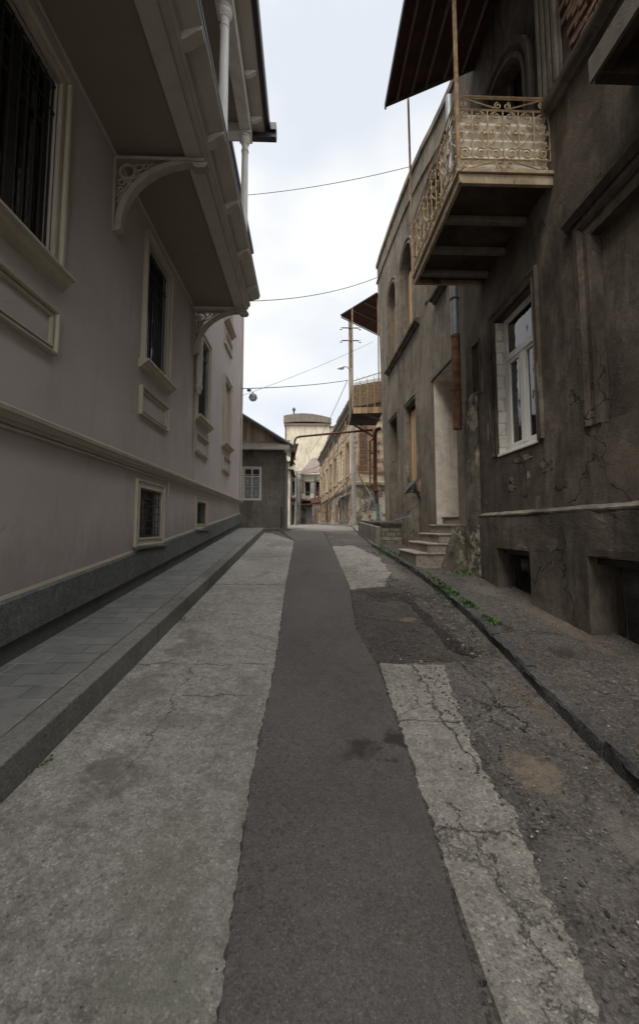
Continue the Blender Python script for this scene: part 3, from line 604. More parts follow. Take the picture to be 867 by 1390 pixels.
SURR = [(0, -.01), (0, .04), (.022, .045), (.024, .022), (.034, .02), (.036, .034), (.078, .034), (.08, .02), (.09, .02), (.092, .06), (.105, .072), (.128, .072), (.13, .0), (.13, -.01)]
PAN = [(-.085, -.01), (-.085, .022), (-.068, .036), (-.062, .036), (-.060, .012), (-.036, .012), (-.034, .04), (-.02, .058), (-.004, .058), (0, .045), (0, -.01)]
def curtain(mb, fr, u0, u1, z0, z1, v, amp=.025, per=.09):
    n = max(8, int((u1 - u0) / per * 6)); vs = []
    for i in range(n + 1):
        u = u0 + (u1 - u0) * i / n; d = amp * math.sin(u / per * 6.28 + .8 * math.sin(u * 9)); vs += [fr.P(u, v + d, z0), fr.P(u, v + d * .7, z1)]
    mb.add(vs, [(2 * i, 2 * i + 2, 2 * i + 3, 2 * i + 1) for i in range(n)])
def lwindow(a, b, z0=4.2, z1=6.13, blind=False, grille=True, panel=True, cur='redcurtain', panelz=(3.36, 3.80)):
    w_ = MB(); w_.ring(FL, a, b, z0, z1, SURR); wn = w_.build('window', M['beige'], tl, smooth=50)
    s_ = MB(); s_.extr(FL, [(-.02, z0 - .01), (.155, z0 - .015), (.16, z0 - .045), (.125, z0 - .05), (.122, z0 - .065), (.112, z0 - .08), (.085, z0 - .09), (.08, z0 - .092), (.078, z0 - .115), (.05, z0 - .12), (.046, z0 - .145), (.0, z0 - .15), (-.02, z0 - .15)], a - .19, b + .19)
    s_.build('sill', M['beige'], wn, smooth=50)
    if blind:
        MB().box(FL, a - .02, b + .02, -.16, -.06, z0 - .02, z1 + .02).build('blind_panel', M['beige'], wn)
    else:
        f = MB(); bx = FL
        f.box(bx, a, a + .06, -.13, -.08, z0, z1); f.box(bx, b - .06, b, -.13, -.08, z0, z1); f.box(bx, a + .06, b - .06, -.13, -.08, z0, z0 + .06); f.box(bx, a + .06, b - .06, -.13, -.08, z1 - .06, z1)
        mid = (a + b) / 2; f.box(bx, mid - .03, mid + .03, -.13, -.08, z0 + .06, z1 - .06); f.box(bx, a + .06, mid - .03, -.13, -.08, z1 - .55, z1 - .5); f.box(bx, mid + .03, b - .06, -.13, -.08, z1 - .55, z1 - .5)
        f.build('frame', M['graphite'], wn, bevel=.004)
        MB().box(bx, a + .01, b - .01, -.112, -.106, z0 + .01, z1 - .01).build('pane', M['glass'], wn)
        c = MB(); curtain(c, FL, a + .02, mid + .18, z0, z1, -.165); c.build('curtain', M['greycurtain'], wn)
        c = MB(); curtain(c, FL, mid + .18, b - .02, z0, z1, -.16); c.build('curtain', M[cur], wn)
        MB().box(bx, a - .1, b + .1, -.62, -.60, z0 - .1, z1 + .1).box(bx, a - .1, b + .1, -.6, -.16, z0 - .12, z0 - .1).build('dark_room', M['black'], wn)
        if grille:
            g = MB(); n = 8
            for i in range(n + 1):
                u = a + .03 + (b - a - .06) * i / n; g.box(bx, u - .007, u + .007, -.045, -.03, z0 + .02, z1 - .02)
            for z in (z0 + .06, z1 - .35, z1 - .06): g.box(bx, a + .005, b - .005, -.03, -.022, z - .012, z + .012)
            g.build('grille', M['graphite'], wn, smooth=0)
    if panel:
        p_ = MB(); p_.ring(FL, a - .13, b + .13, panelz[0], panelz[1], PAN); p_.build('wall_panel', M['beige'], tl, smooth=50)
    return wn
for i, (a, b) in enumerate(wins): lwindow(a, b, blind=(i == 3), cur=['redcurtain', 'greycurtain', 'greycurtain', 'greycurtain'][i])
lwindow(*up[2], 8.0, 10.0, blind=True, panelz=(7.2, 7.6))
for a, b in up[:2]:
    f = MB(); f.ring(FL, a, b, 7.02, 10.0, [(0, -.01), (0, .03), (.1, .03), (.1, -.01)]); wn = f.build('balcony_door', M['white'], tl, smooth=50)
    MB().box(FL, a, b, -.12, -.1, 7.0, 10).build('pane', M['glass'], wn); MB().box(FL, a - .1, b + .1, -.62, -.6, 6.9, 10.1).build('dark_room', M['black'], wn)
for a, b, c, d in cells:
    w_ = MB(); w_.ring(FL, a, b, c, d, [(0, -.01), (0, .03), (.03, .03), (.035, .02), (.09, .02), (.1, .04), (.125, .04), (.13, -.01)]); wn = w_.build('cellar_window', M['beige'], tl, smooth=50)
    MB().box(FL, a - .16, b + .16, -.02, .08, c - .165, c - .132).build('sill', M['granite'], wn, bevel=.006)
    g = MB(); n = 6
    for i in range(n + 1):
        u = a + .02 + (b - a - .04) * i / n; g.box(FL, u - .006, u + .006, -.03, -.018, c + .01, d - .01)
    k_ = int((d - c) / .12)
    for i in range(k_ + 1):
        z = c + .03 + (d - c - .06) * i / k_; g.box(FL, a + .005, b - .005, -.018, -.008, z - .006, z + .006)
    g.build('grille', M['graphite'], wn, smooth=0)
    MB().box(FL, a, b, -.12, -.11, c, d).build('pane', M['glass'], wn); MB().box(FL, a - .05, b + .05, -.4, -.38, c - .05, d + .05).build('dark_room', M['black'], wn)
# downpipe beside the third window
p_ = MB(); p_.tube([FL.P(9.0, .1, 6.4), FL.P(9.0, .1, 4.85)], .07, 16); dp = p_.build('downpipe', M['cream'], tl)
MB().lathe(FL.P(9.0, .1, 4.62), [(.045, 0), (.06, .02), (.06, .09), (.085, .12), (.085, .19), (.07, .2), (.07, .24)], 16).build('pipe_outlet', M['cream'], dp)
MB().tube([FL.P(9.0, .03, 4.62), FL.P(9.0, .03, 2.7)], .015, 8).build('cable_conduit', M['beige'], tl)
MB().tube([FL.P(UE - .05, .04, 12), FL.P(UE - .05, .04, 2.7)], .03, 8).build('corner_pipe', M['cream'], tl)
# the balcony: slab, edge beam with mouldings, eaves, modillions, brackets, columns
bal = MB(); y0, y1 = -4, 8.9
bal.box(FL, y0, y1 - .1, -.05, .92, 6.52, 6.98)
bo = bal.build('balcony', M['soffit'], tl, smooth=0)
# edge beam and end beam
b1 = MB(); b1.box(FL, y0, y1, .91, 1.12, 6.47, 6.80); b1.box(FL, y1 - .12, y1 + .002, 0, .908, 6.47, 6.98)
b1.box(FL, y0, y1 - .12, 0, .03, 6.49, 6.519)
b1.build('edge_beam', M['cream'], bo, bevel=.006)
b2 = MB()
prof = [(1.121, 6.50), (1.14, 6.49), (1.15, 6.51), (1.15, 6.55), (1.175, 6.555), (1.18, 6.575), (1.18, 6.60), (1.21, 6.61), (1.22, 6.63), (1.22, 6.68), (1.20, 6.70), (1.121, 6.70)]
b2.extr(FL, prof, y0, y1 + .03); b2.build('edge_moulding', M['cream'], bo, smooth=30)
b3 = MB(); b3.box(FL, y0, y1 - .05, 1.10, 1.25, 6.7005, 6.99); b3.extr(FL, [(1.2, 6.701), (1.26, 6.72), (1.36, 6.75), (1.42, 6.77), (1.43, 6.79), (1.43, 6.83), (1.2, 6.83)], y0, y1 - .02); b3.extr(FL, [(1.12, 6.831), (1.40, 6.831), (1.40, 6.98), (1.12, 6.98)], y0, y1 - .04)
b3.build('cornice', M['cream'], bo, smooth=30)
b4 = MB(); b4.box(FL, y0, y1, 1.38, 1.44, 6.832, 6.86); b4.build('drip_strip', M['gutter'], bo, smooth=0)
mod = MB()
def modillion(fr, u, v0, v1, z, w_=.13, h=.155):
    m_ = MB(); L_ = v1 - v0
    pr = [(v0, z), (v1, z), (v1, z - .03), (v1 - .02, z - .05), (v1 - .06, z - .055), (v1 - .09, z - .09), (v0 + .05, z - h + .01), (v0, z - h)]
    m_.extr(fr, pr, u - w_ / 2, u + w_ / 2); return m_
for u in (-.7, .45, 1.6, 2.75, 3.9, 5.02, 6.14, 7.26, 8.4): modillion(FL, u, 1.2, 1.42, 6.765).build('modillion', M['cream'], bo, bevel=.005)
def scroll_bracket(u, z1):
    """pierced quarter-circle console: curved rib, top bar, wall bar, fretwork of rings"""
    t_ = .055; b_ = MB(); pts = []; n = 18
    # rib as swept rectangle
    ro = 1.0
    for i in range(n + 1):
        a = math.pi / 2 * i / n
        # inner curve (concave to street), outer curve
        pts.append((.12 + (1.0) * (1 - math.cos(a)) * .92, z1 - .92 + .86 * math.sin(a)))
    inner = [(x, z) for x, z in pts]
    th = .085
    outer = []
    for i, (x, z) in enumerate(inner):
        a = math.pi / 2 * i / n; outer.append((x - th * math.cos(a) * 1.0 , z + th * math.sin(a) * .75))
    k_ = len(inner); vs = []
    for (x, z), (x2, z2) in zip(inner, outer):
        vs += [FL.P(u - t_, x, z), FL.P(u + t_, x, z), FL.P(u + t_, x2, z2), FL.P(u - t_, x2, z2)]
    fs = [(4 * i + j, 4 * i + (j + 1) % 4, 4 * i + 4 + (j + 1) % 4, 4 * i + 4 + j) for i in range(k_ - 1) for j in range(4)] + [(0, 1, 2, 3), tuple(4 * (k_ - 1) + j for j in range(4))]
    b_.add(vs, fs)
    b_.box(FL, u - t_ - .01, u + t_ + .01, 0, .035, z1 - 1.02, z1)
    b_.box(FL, u - t_ - .015, u + t_ + .015, .035, 1.16, z1 - .045, z1)
    b_.extr(FL, [(.035, z1 - 1.02), (.11, z1 - .99), (.125, z1 - .95), (.115, z1 - .9), (.035, z1 - .9)], u - t_, u + t_)
    b_.extr(FL, [(1.0, z1 - .045), (1.19, z1 - .045), (1.2, z1 - .07), (1.16, z1 - .12), (1.05, z1 - .125), (1.0, z1 - .1)], u - t_, u + t_)
    br = b_.build('bracket', M['bracketbeige'], bo, bevel=.006)
    f = MB()
    def rg(x, z, r, tr=.012):
        f.tube([FL.P(u, x + r * math.cos(2 * math.pi * i / 16), z + r * math.sin(2 * math.pi * i / 16)) for i in range(17)], tr, 6, False)
    rg(.155, z1 - .165, .095, .018); rg(.30, z1 - .10, .045); rg(.39, z1 - .085, .035); rg(.47, z1 - .075, .025); rg(.085, z1 - .31, .04); rg(.075, z1 - .41, .03); rg(.065, z1 - .49, .025)
    rg(.27, z1 - .2, .03); rg(.18, z1 - .31, .03)
    f.tube([FL.P(u, .04, z1 - .6), FL.P(u, .2, z1 - .28), FL.P(u, .55, z1 - .05)], .012, 6)
    f.build('fretwork', M['bracketbeige'], br)
scroll_bracket(5.1, 6.468); scroll_bracket(8.84, 6.468); scroll_bracket(1.4, 6.468)
for u in (-1.0, 1.4, 3.75, 6.1, 8.3):
    c = MB(); c.lathe(FL.P(u, 1.15, 0), [(.12, 7.0), (.12, 7.04), (.09, 7.06), (.085, 7.1), (.078, 7.14), (.075, 8.5), (.068, 9.72), (.08, 9.725), (.08, 9.75), (.066, 9.76), (.066, 9.88), (.085, 9.90), (.085, 9.93), (.10, 9.95), (.115, 9.98), (.115, 10.01), (.13, 10.02), (.13, 10.06)], 24)
    c.box(FL, u - .14, u + .14, 1.01, 1.29, 10.06, 10.1); c.build('column', M['white'], bo, smooth=35)
rf = MB(); rf.box(FL, y0, 8.45, 1.05, 1.28, 10.1, 10.42); rf.box(FL, 8.2, 8.42, 0, 1.048, 10.1, 10.42); rf.build('roof_beam', M['white'], bo, bevel=.008)
rf = MB(); rf.box(FL, y0, 8.19, 0, 1.048, 10.3, 10.4); rf.build('ceiling', M['soffit'], bo, smooth=0)
rf = MB(); rf.extr(FL, [(0, 10.425), (1.5, 10.425), (1.55, 10.47), (1.55, 10.55), (0, 11.3)], y0, 8.62); rf.build('balcony_roof', M['cream'], bo, smooth=0)
for u in (-1, .4, 1.8, 3.2, 4.6, 6.0, 7.3, 8.2): modillion(FL, u, 1.29, 1.5, 10.422, .08, .12).build('modillion', M['white'], bo, bevel=.005)
gt = MB(); gt.extr(FL, [(1.5, 10.50), (1.56, 10.455), (1.64, 10.47), (1.67, 10.54), (1.66, 10.60), (1.5, 10.62)], y0, 8.72)
gt.box(FL, 8.44, 8.70, 1.66, 1.80, 10.42, 10.60); gt.box(FL, 8.5, 8.64, .75, 1.80, 10.30, 10.42)
gt.build('gutter', M['gutter'], bo, bevel=.01)
# balustrade hidden mostly above the slab
bl = MB(); bl.box(FL, y0, 8.75, 1.12, 1.18, 7.85, 7.92)
for i in range(64): u = y0 + .2 * i; bl.box(FL, u - .012, u + .012, 1.14, 1.165, 7.0, 7.85)
bl.build('balustrade', M['graphite'], bo, smooth=0)
rf = MB(); rf.extr(FL, [(-7.3, HZ + .02), (.25, HZ + .02), (.30, HZ - .02), (.42, HZ + .0), (.43, HZ + .1), (-3.5, HZ + 2.2), (-7.3, HZ + .3)], -8, 15.2); rf.build('roof', M['gutter'], tl, smooth=0)

# ---------------------------------------------------------------- brown plaster house, right foreground
FR_ = Fr((3.15, 0), (0, 1), (-1, 0))
tr_ = thing('old_house', 'dark brown plaster house with white casement window, blocked window niche and low cellar openings', 'building', (3.15, 5, G(5)))
wh = (5.46, 6.62); zz = (2.86, 5.12)
ah = arch(5.4, 7.0, 6.3, 8.25, .8)
h = [(rect(wh[0], wh[1], zz[0], zz[1]), .2), (rect(5.68, 6.72, .45, 1.36), .35), (rect(3.3, 4.53, .3, 1.37), .35), (rect(2.9, 4.24, 2.80, 4.92), .1), (rect(7.24, 7.56, 4.15, 5.1), .06), (ah, .25), (arch(1.6, 2.8, 6.3, 8.35, .6), .25)]
wl = MB(); wl.facade(FR_, [(-8, -1.2), (7.9, G(7.9) - .1), (7.9, 11.2), (-8, 11.2)], h)
wl.face([FR_.P(-8, 0, -1.5), FR_.P(-8, -8, -1.5), FR_.P(-8, -8, 11.2), FR_.P(-8, 0, 11.2)]); wl.face([FR_.P(-8, -8, -1.5), FR_.P(7.9, -8, -1.5), FR_.P(7.9, -8, 11.2), FR_.P(-8, -8, 11.2)])
wl.face([FR_.P(-8, 0, 11.2), FR_.P(7.9, 0, 11.2), FR_.P(7.9, -8, 11.2), FR_.P(-8, -8, 11.2)])
wl.face([FR_.P(7.9, 0, .5), FR_.P(7.9, -.85, .5), FR_.P(7.9, -.85, 11.2), FR_.P(7.9, 0, 11.2)])
wl.build('wall', M['plaster1'], tr_, smooth=0)
# proud base with its own openings, ledge, corner buttress
bs = MB()
bs.facade(FR_, [(-8, -1.2), (7.3, G(7.3) - .1), (7.34, 1.86), (-8, 1.86)], [(rect(5.70, 6.70, .35, 1.35), .3), (rect(3.32, 4.51, .2, 1.36), .3)], v=.055)
bs.face([FR_.P(7.3, .055, .5), FR_.P(7.3, -.01, .5), FR_.P(7.34, -.01, 1.86), FR_.P(7.34, .055, 1.86)])
bs.build('base_wall', M['plasterlow'], tr_, smooth=0, rough=(.22, .012, 2.5))
lg = MB(); lg.extr(FR_, [(-.02, 1.862), (.062, 1.862), (.066, 1.885), (.035, 1.905), (.0, 1.93), (-.02, 1.93)], -8, 7.36)
lg.build('ledge', M['ledge'], tr_, smooth=0, rough=(.08, .007, 6))
cb = MB(); cb.hexa([FR_.P(7.36, -.02, .6), FR_.P(7.92, -.02, .6), FR_.P(7.92, .10, .6), FR_.P(7.36, .10, .6), FR_.P(7.40, -.02, 4.2), FR_.P(7.92, -.02, 4.2), FR_.P(7.92, .022, 4.2), FR_.P(7.40, .022, 4.2)])
cb.build('corner_buttress', M['plasterjamb'], tr_, smooth=0, rough=(.15, .03, 3))
for a, b, c, d in ((5.70, 6.70, .35, 1.35), (3.32, 4.51, .2, 1.36)):
    k = MB(); k.box(FR_, a - .1, b + .1, -.9, -.88, c - .1, d + .1); k.box(FR_, a - .1, b + .1, -.88, -.34, d + .05, d + .07); ko = k.build('cellar_opening', M['black'], tr_, smooth=0)
    g = MB(); g.box(FR_, a, b, -.12, -.06, d - .09, d - .02)
    for i in range(3): u = a + (b - a) * (i + .5) / 3; g.tube([FR_.P(u, -.2, c - .2), FR_.P(u, -.2, d - .02)], .006, 6)
    g.build('grille', M['darksteel'], ko)
# casement window
w_ = MB(); w_.ring3(FR_, wh[0], wh[1], zz[0] + .0, zz[1], [(.0, -.02), (.0, .02), (.03, .035), (.05, .02), (.10, .02), (.12, .045), (.15, .05), (.16, -.01)])
# keep only the surround above the sill
wn = w_.build('window', M['plaster1'], tr_, smooth=0)
jb = MB(); jb.box(FR_, wh[1] - .03, wh[1] + .003, -.2, -.004, zz[0], zz[1] - .02); jb.build('whitewashed_jamb', M['reveal'], wn, rough=(.15, .008, 6))
sl_ = MB(); sl_.box(FR_, wh[0] - .01, wh[1] + .01, -.2, .02, zz[0] - .03, zz[0] + .012); sl_.build('sill', M['white'], wn, bevel=.006)
f = MB(); a, b = wh; v0, v1 = -.2, -.14; z0, z1 = zz[0] + .02, zz[1]; trn = z1 - .68
f.box(FR_, a, a + .09, v0, v1, z0, z1); f.box(FR_, b - .12, b - .031, v0, v1, z0, z1); f.box(FR_, a + .09, b - .12, v0, v1, z0, z0 + .09); f.box(FR_, a + .09, b - .12, v0, v1, z1 - .08, z1)
f.box(FR_, a + .09, b - .12, v0, v1 + .02, trn - .05, trn + .05); m_ = (a + b) / 2; f.box(FR_, m_ - .06, m_ + .06, v0, v1 + .01, z0 + .09, trn - .05)
f.build('frame', M['white'], wn, bevel=.006)
s_ = MB()
for (p, q) in ((a + .09, m_ - .06), (m_ + .06, b - .12)): s_.ring(FR_, p + .05, q - .05, z0 + .14, trn - .10, [(0, -.18), (0, -.145), (.01, -.14), (.05, -.14), (.05, -.18)])
s_.build('sash', M['white'], wn)
pn = MB(); pn.box(FR_, a + .05, b - .05, -.172, -.168, z0 + .05, z1 - .04); pn.build('pane', M['oldglass'], wn)
c = MB(); curtain(c, FR_, a + .06, m_ - .05, z0, trn, -.28, .03, .13); curtain(c, FR_, m_ + .03, b - .1, z0, trn, -.28, .03, .13); curtain(c, FR_, a + .06, a + .6, trn, z1, -.28, .02, .1); c.build('curtain', M['white_curtain'], wn)
MB().box(FR_, a - .1, b + .1, -.8, -.78, z0 - .1, z1 + .1).build('dark_room', M['black'], wn)
# blocked niche
n_ = MB(); n_.ring3(FR_, 2.9, 4.24, 2.80, 4.92, [(0, -.02), (0, .02), (.05, .03), (.06, .012), (.14, .012), (.15, .03), (.19, .05), (.2, .035), (.27, .035), (.28, -.01)])
nn_ = n_.build('blocked_window', M['plaster1'], tr_, smooth=0, rough=(.25, .006, 4))
MB().box(FR_, 2.88, 4.26, -.2, -.09, 2.78, 4.94).build('infill', M['plasterlow'], nn_)
ls = MB(); ls.extr(FR_, [(-.02, 5.21), (.05, 5.21), (.07, 5.25), (.10, 5.28), (.10, 5.33), (-.02, 5.36)], 2.5, 4.62); ls.build('hood_moulding', M['plaster1'], nn_, rough=(.2, .006, 4))
# small vent by the corner
v_ = MB(); v_.ring(FR_, 7.24, 7.56, 4.15, 5.1, [(0, -.01), (0, .02), (.04, .02), (.04, -.01)])
for i in range(6): v_.box(FR_, 7.26 + .05 * i, 7.28 + .05 * i, -.05, -.03, 4.16, 5.09)
vo = v_.build('vent_window', M['plasterlow'], tr_, smooth=0); MB().box(FR_, 7.22, 7.58, -.15, -.055, 4.13, 5.12).build('dark_back', M['black'], vo)
# string course at first floor, pilaster flutes, arch moulding, bare bricks
st = MB(); st.extr(FR_, [(-.02, 6.98), (.04, 6.98), (.06, 7.02), (.11, 7.04), (.13, 7.08), (.13, 7.13), (.08, 7.16), (-.02, 7.18)], -8, 4.84); st.build('string_course', M['plasterlow'], tr_, rough=(.2, .008, 4))
am = MB()
def archband(mb, fr, u0, u1, z0, zs, rise, prof, n=20):
    """prof (offset, v) swept along the arch"""
    vs = []; path = [(u0, z0, -1, 0)] ; c = (u0 + u1) / 2; r = (u1 - u0) / 2; rows_ = []
    rows_.append([(u0 - o, v, z0) for o, v in prof])
    for k_ in range(n + 1):
        a = math.pi - math.pi * k_ / n; rows_.append([(c + (r + o) * math.cos(a), v, zs + (rise + o) * math.sin(a)) for o, v in prof])
    rows_.append([(u1 + o, v, z0) for o, v in prof])
    m_ = len(prof); mb.add([fr.P(*p) for r_ in rows_ for p in r_], [(i * m_ + j, i * m_ + j + 1, (i + 1) * m_ + j + 1, (i + 1) * m_ + j) for i in range(len(rows_) - 1) for j in range(m_ - 1)])
archband(am, FR_, 5.4, 7.0, 6.3, 8.25, .8, [(0, -.02), (0, .05), (.06, .05), (.07, .03), (.14, .03), (.15, .07), (.22, .08), (.23, -.01)])
ao = am.build('arched_window', M['plaster1'], tr_, smooth=30)
f = MB(); f.box(FR_, 5.3, 7.1, -.3, -.255, 6.3, 9.2); f.build('dark_room', M['black'], ao, smooth=0)
f = MB(); f.box(FR_, 6.85, 7.0, -.25, -.18, 6.3, 8.5); f.box(FR_, 6.16, 6.24, -.25, -.18, 6.3, 9.0); f.box(FR_, 5.4, 5.5, -.25, -.18, 6.3, 8.6); f.build('frame', M['beamwood'], ao)
ps = MB()
for k_ in range(4): ps.box(FR_, 4.60 + .11 * k_, 4.67 + .11 * k_, 0, .07, 7.25, 10.6)
ps.box(FR_, 4.56, 5.05, 0, .03, 7.2, 10.8); ps.build('pilaster', M['plaster2'], tr_, bevel=.012)
br = MB()
def blob(fr, cu, cz, ru, rz, v, n=60, seed=0, amp=.35):
    l = []
    for k_ in range(n):
        a = 2 * math.pi * k_ / n; s_ = 1 + amp * noise.noise(Vector((math.cos(a) * 1.7, math.sin(a) * 1.7, seed))) + amp * .5 * noise.noise(Vector((math.cos(a) * 6, math.sin(a) * 6, seed + 5)))
        l.append((cu + ru * math.cos(a) * s_, cz + rz * math.sin(a) * s_))
    return l
l = blob(FR_, 3.98, 7.95, .46, .75, 0, seed=3)
tri = tessellate_polygon([[Vector((u, z, 0)) for u, z in l]]); n = len(l)
br.add([FR_.P(u, .006, z) for u, z in l], [tuple(t) for t in tri])
rnd = random.Random(5)
for r_ in range(17):
    for q in range(4):
        u = 3.58 + q * .24 + (r_ % 2) * .12 + rnd.uniform(-.02, .02); z = 7.22 + r_ * .088
        if ((u - 3.98) / .46) ** 2 + ((z - 7.95) / .78) ** 2 < 1.05: br.box(FR_, u - .11, u + .10, 0, rnd.uniform(.02, .07), z, z + .066)
br.build('bare_brickwork', M['brick'], tr_, smooth=0, rough=(.1, .008, 9))
# ledges and lost-plaster scars on the wall face (thin flakes with their own thickness)
def scar(fr, cu, cz, ru, rz, v, mat, parent, seed, name='plaster_scar', amp=.5, th=.012):
    m_ = MB(); l = blob(fr, cu, cz, ru, rz, v, 48, seed, amp); n = len(l)
    tri = tessellate_polygon([[Vector((u, z, 0)) for u, z in l]])
    m_.add([fr.P(u, v, z) for u, z in l] + [fr.P(cu + (u - cu) * 1.03, v - th, cz + (z - cz) * 1.03) for u, z in l], [tuple(t) for t in tri] + [(i, (i + 1) % n, n + (i + 1) % n, n + i) for i in range(n)])
    return m_.build(name, mat, parent, smooth=0)
scar(FR_, 5.34, 2.50, .09, .085, .006, M['plasterscar'], tr_, 2, th=.01); scar(FR_, 5.18, 2.49, .035, .07, .007, M['plasterscar'], tr_, 5, th=.01)
scar(FR_, 6.86, 3.55, .035, .38, .006, M['ledge'], tr_, 7, th=.01); scar(FR_, 7.15, 4.25, .03, .25, .006, M['ledge'], tr_, 8, th=.01); scar(FR_, 6.98, 3.3, .03, .2, .006, M['ledge'], tr_, 9, th=.01)
scar(FR_, 5.33, 3.45, .012, .42, .052, M['ledge'], tr_, 12, th=.05)
scar(FR_, 5.9, 2.68, .25, .04, .006, M['plasterscar'], tr_, 15, th=.01)
rr = random.Random(12)
for k_ in range(8):
    scar(FR_, rr.uniform(4.4, 7.2), rr.choice((2.1, 2.3, 2.5, 5.7)) + rr.uniform(-.1, .1), rr.uniform(.04, .13), rr.uniform(.03, .10), .007, M['plasterlow'] if k_ % 2 else M['plasterjamb'], tr_, 30 + k_, th=.012, amp=.8)
# downpipe at the corner, zinc above and rust below
p_ = MB(); p_.tube([FR_.P(7.98, .16, 10.8), FR_.P(7.98, .16, 5.50)], .075, 14); pp = p_.build('downpipe', M['pipegrey'], tr_)
p_ = MB(); p_.tube([FR_.P(7.98, .16, 5.56), FR_.P(7.98, .16, 3.72), FR_.P(7.98, .17, 3.62)], .086, 14); p_.build('rusty_pipe', M['rust'], pp)
p_ = MB()
for z in (6.3, 5.5, 4.4): p_.lathe(FR_.P(7.98, .16, z), [(.085, 0), (.095, .005), (.095, .03), (.085, .035)], 14)
p_.build('pipe_collar', M['rust'], pp)
# ---- balcony over the pavement
BX = 1.22; Y0, Y1 = 4.87, 7.1; ZB, ZT = 6.08, 6.22
b_ = MB()
b_.box(FR_, Y0 + .05, Y1 - .05, 0, BX - .05, 6.14, ZT - .004)
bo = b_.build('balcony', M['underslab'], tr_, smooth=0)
e = MB(); e.box(FR_, Y0, Y0 + .05, .0, BX, ZB - .02, ZT - .03); e.box(FR_, Y0 + .051, Y1, BX - .05, BX, ZB - .02, ZT - .03); e.box(FR_, Y1 - .05, Y1 - .001, 0, BX - .051, ZB - .02, ZT - .03)
e.box(FR_, Y0 - .03, Y0 + .06, 0, BX + .03, ZT - .028, ZT + .02); e.box(FR_, Y0 + .061, Y1 + .02, BX - .06, BX + .03, ZT - .028, ZT + .02)
e.build('slab_edge', M['concretecream'], bo, bevel=.006)
jo = MB()
for u in (5.55, 6.2, 6.8): jo.box(FR_, u - .045, u + .045, 0, BX - .06, 6.05, 6.14)
jo.build('joist', M['beamwood'], bo, bevel=.006)
# scrollwork
def spiral(c, r, t0, turns, n=18, k=.25):
    return [(c[0] + r * (1 - (1 - k) * i / n) * math.cos(t0 + turns * 2 * math.pi * i / n), c[1] + r * (1 - (1 - k) * i / n) * math.sin(t0 + turns * 2 * math.pi * i / n)) for i in range(n + 1)]
def scrollpanel(mb, P, L_, unit=.4):
    """P(a,z) maps panel coordinates to the world; a from 0 to L_"""
    T = lambda pts, r=.0085: mb.tube([P(a, z) for a, z in pts], r, 5)
    nU = max(1, round(L_ / unit)); U = L_ / nU; s = U / .4
    zt, zb = 7.11, 6.42
    for z, r in ((7.30, .012), (7.27, .008), (7.11, .012), (6.42, .012), (6.27, .012)): T([(0, z), (L_, z)], r)
    for i in range(nU):
        c = U * (i + .5)
        for a in (c, c + U / 2): T([(a, zb), (a, zt)], .009)
        T([(c, zb), (c, 6.27)], .007)
        for sg in (-1, 1):
            q = lambda pts: [(c + sg * a * s, z) for a, z in pts]
            T(q([(.2, zt - .17), (.185, zt - .10), (.15, zt - .045), (.10, zt - .02)] + spiral((.085, zt - .075), .055, math.pi / 2, -1.2)))
            T(q(spiral((.055, zt - .215), .045, -math.pi / 2, 1.25)))
            T(q([(.0, zt - .12), (.01, zt - .17)] + [(.055, zt - .26)]))
            T(q(spiral((.145, zt - .30), .042, math.pi, 1.3)))
            T(q([(.145, zt - .345), (.19, zt - .33), (.2, zt - .25)]))
            T(q([(.01, zt - .28), (.07, zt - .36), (.17, zt - .49)]))
            T(q([(.2, zb + .23), (.19, zb + .17), (.15, zb + .145)] + spiral((.10, zb + .085), .072, math.pi / 2, 1.35)))
            T(q([(.0, zb + .02), (.05, zb + .005), (.1, zb + .008)]))
    for c in [L_ * (i + .5) / max(1, round(L_ / 1.2)) for i in range(max(1, round(L_ / 1.2)))]:
        for sg in (-1, 1):
            q = lambda pts: [(c + sg * a, z) for a, z in pts]
            T(q(spiral((.06, 7.175), .05, math.pi / 2, -1.3))); T(q([(.1, 7.14), (.3, 7.2), (.5, 7.26)])); T(q(spiral((.52, 7.19), .045, math.pi / 2, 1.3)))
            T(q(spiral((.06, 6.345), .055, -math.pi / 2, 1.3))); T(q([(.12, 6.40), (.3, 6.34), (.5, 6.285)])); T(q(spiral((.52, 6.34), .04, -math.pi / 2, -1.3)))
rl = MB(); scrollpanel(rl, lambda a, z: FR_.P(Y0 + .03, BX - a, z), BX)
rl.build('railing', M['ironcream'], bo)
rl = MB(); scrollpanel(rl, lambda a, z: FR_.P(Y0 + .03 + a, BX, z), Y1 - Y0 - .05)
rl.build('railing', M['ironcream'], bo)
sh = MB(); n = 60; vs = []
for i in range(n + 1):
    z = 6.26 + (7.09 - 6.26) * i / n; d = .02 * math.sin(i / n * 2 * math.pi * 7)
    vs += [FR_.P(Y0 + .08 + d, .02, z), FR_.P(Y0 + .08 + d, BX - .05, z)]
sh.add(vs, [(2 * i, 2 * i + 1, 2 * i + 3, 2 * i + 2) for i in range(n)]); sh.build('corrugated_screen', M['sheetcream'], bo)
dk = MB(); dk.box(FR_, Y0 + .1, Y1 - .04, BX - .10, BX - .085, 6.5, 7.0); 
p_ = MB(); p_.box(FR_, Y0 - .02, Y0 + .02, BX - .02, BX + .025, 6.24, 9.75); po = p_.build('post', M['rustpaint'], bo, bevel=.004)
p_ = MB(); p_.tube([FR_.P(Y1, BX + .01, 6.1), FR_.P(Y1 + .02, BX + .04, 9.75)], .02, 8); p_.build('post', M['rustpaint'], bo)
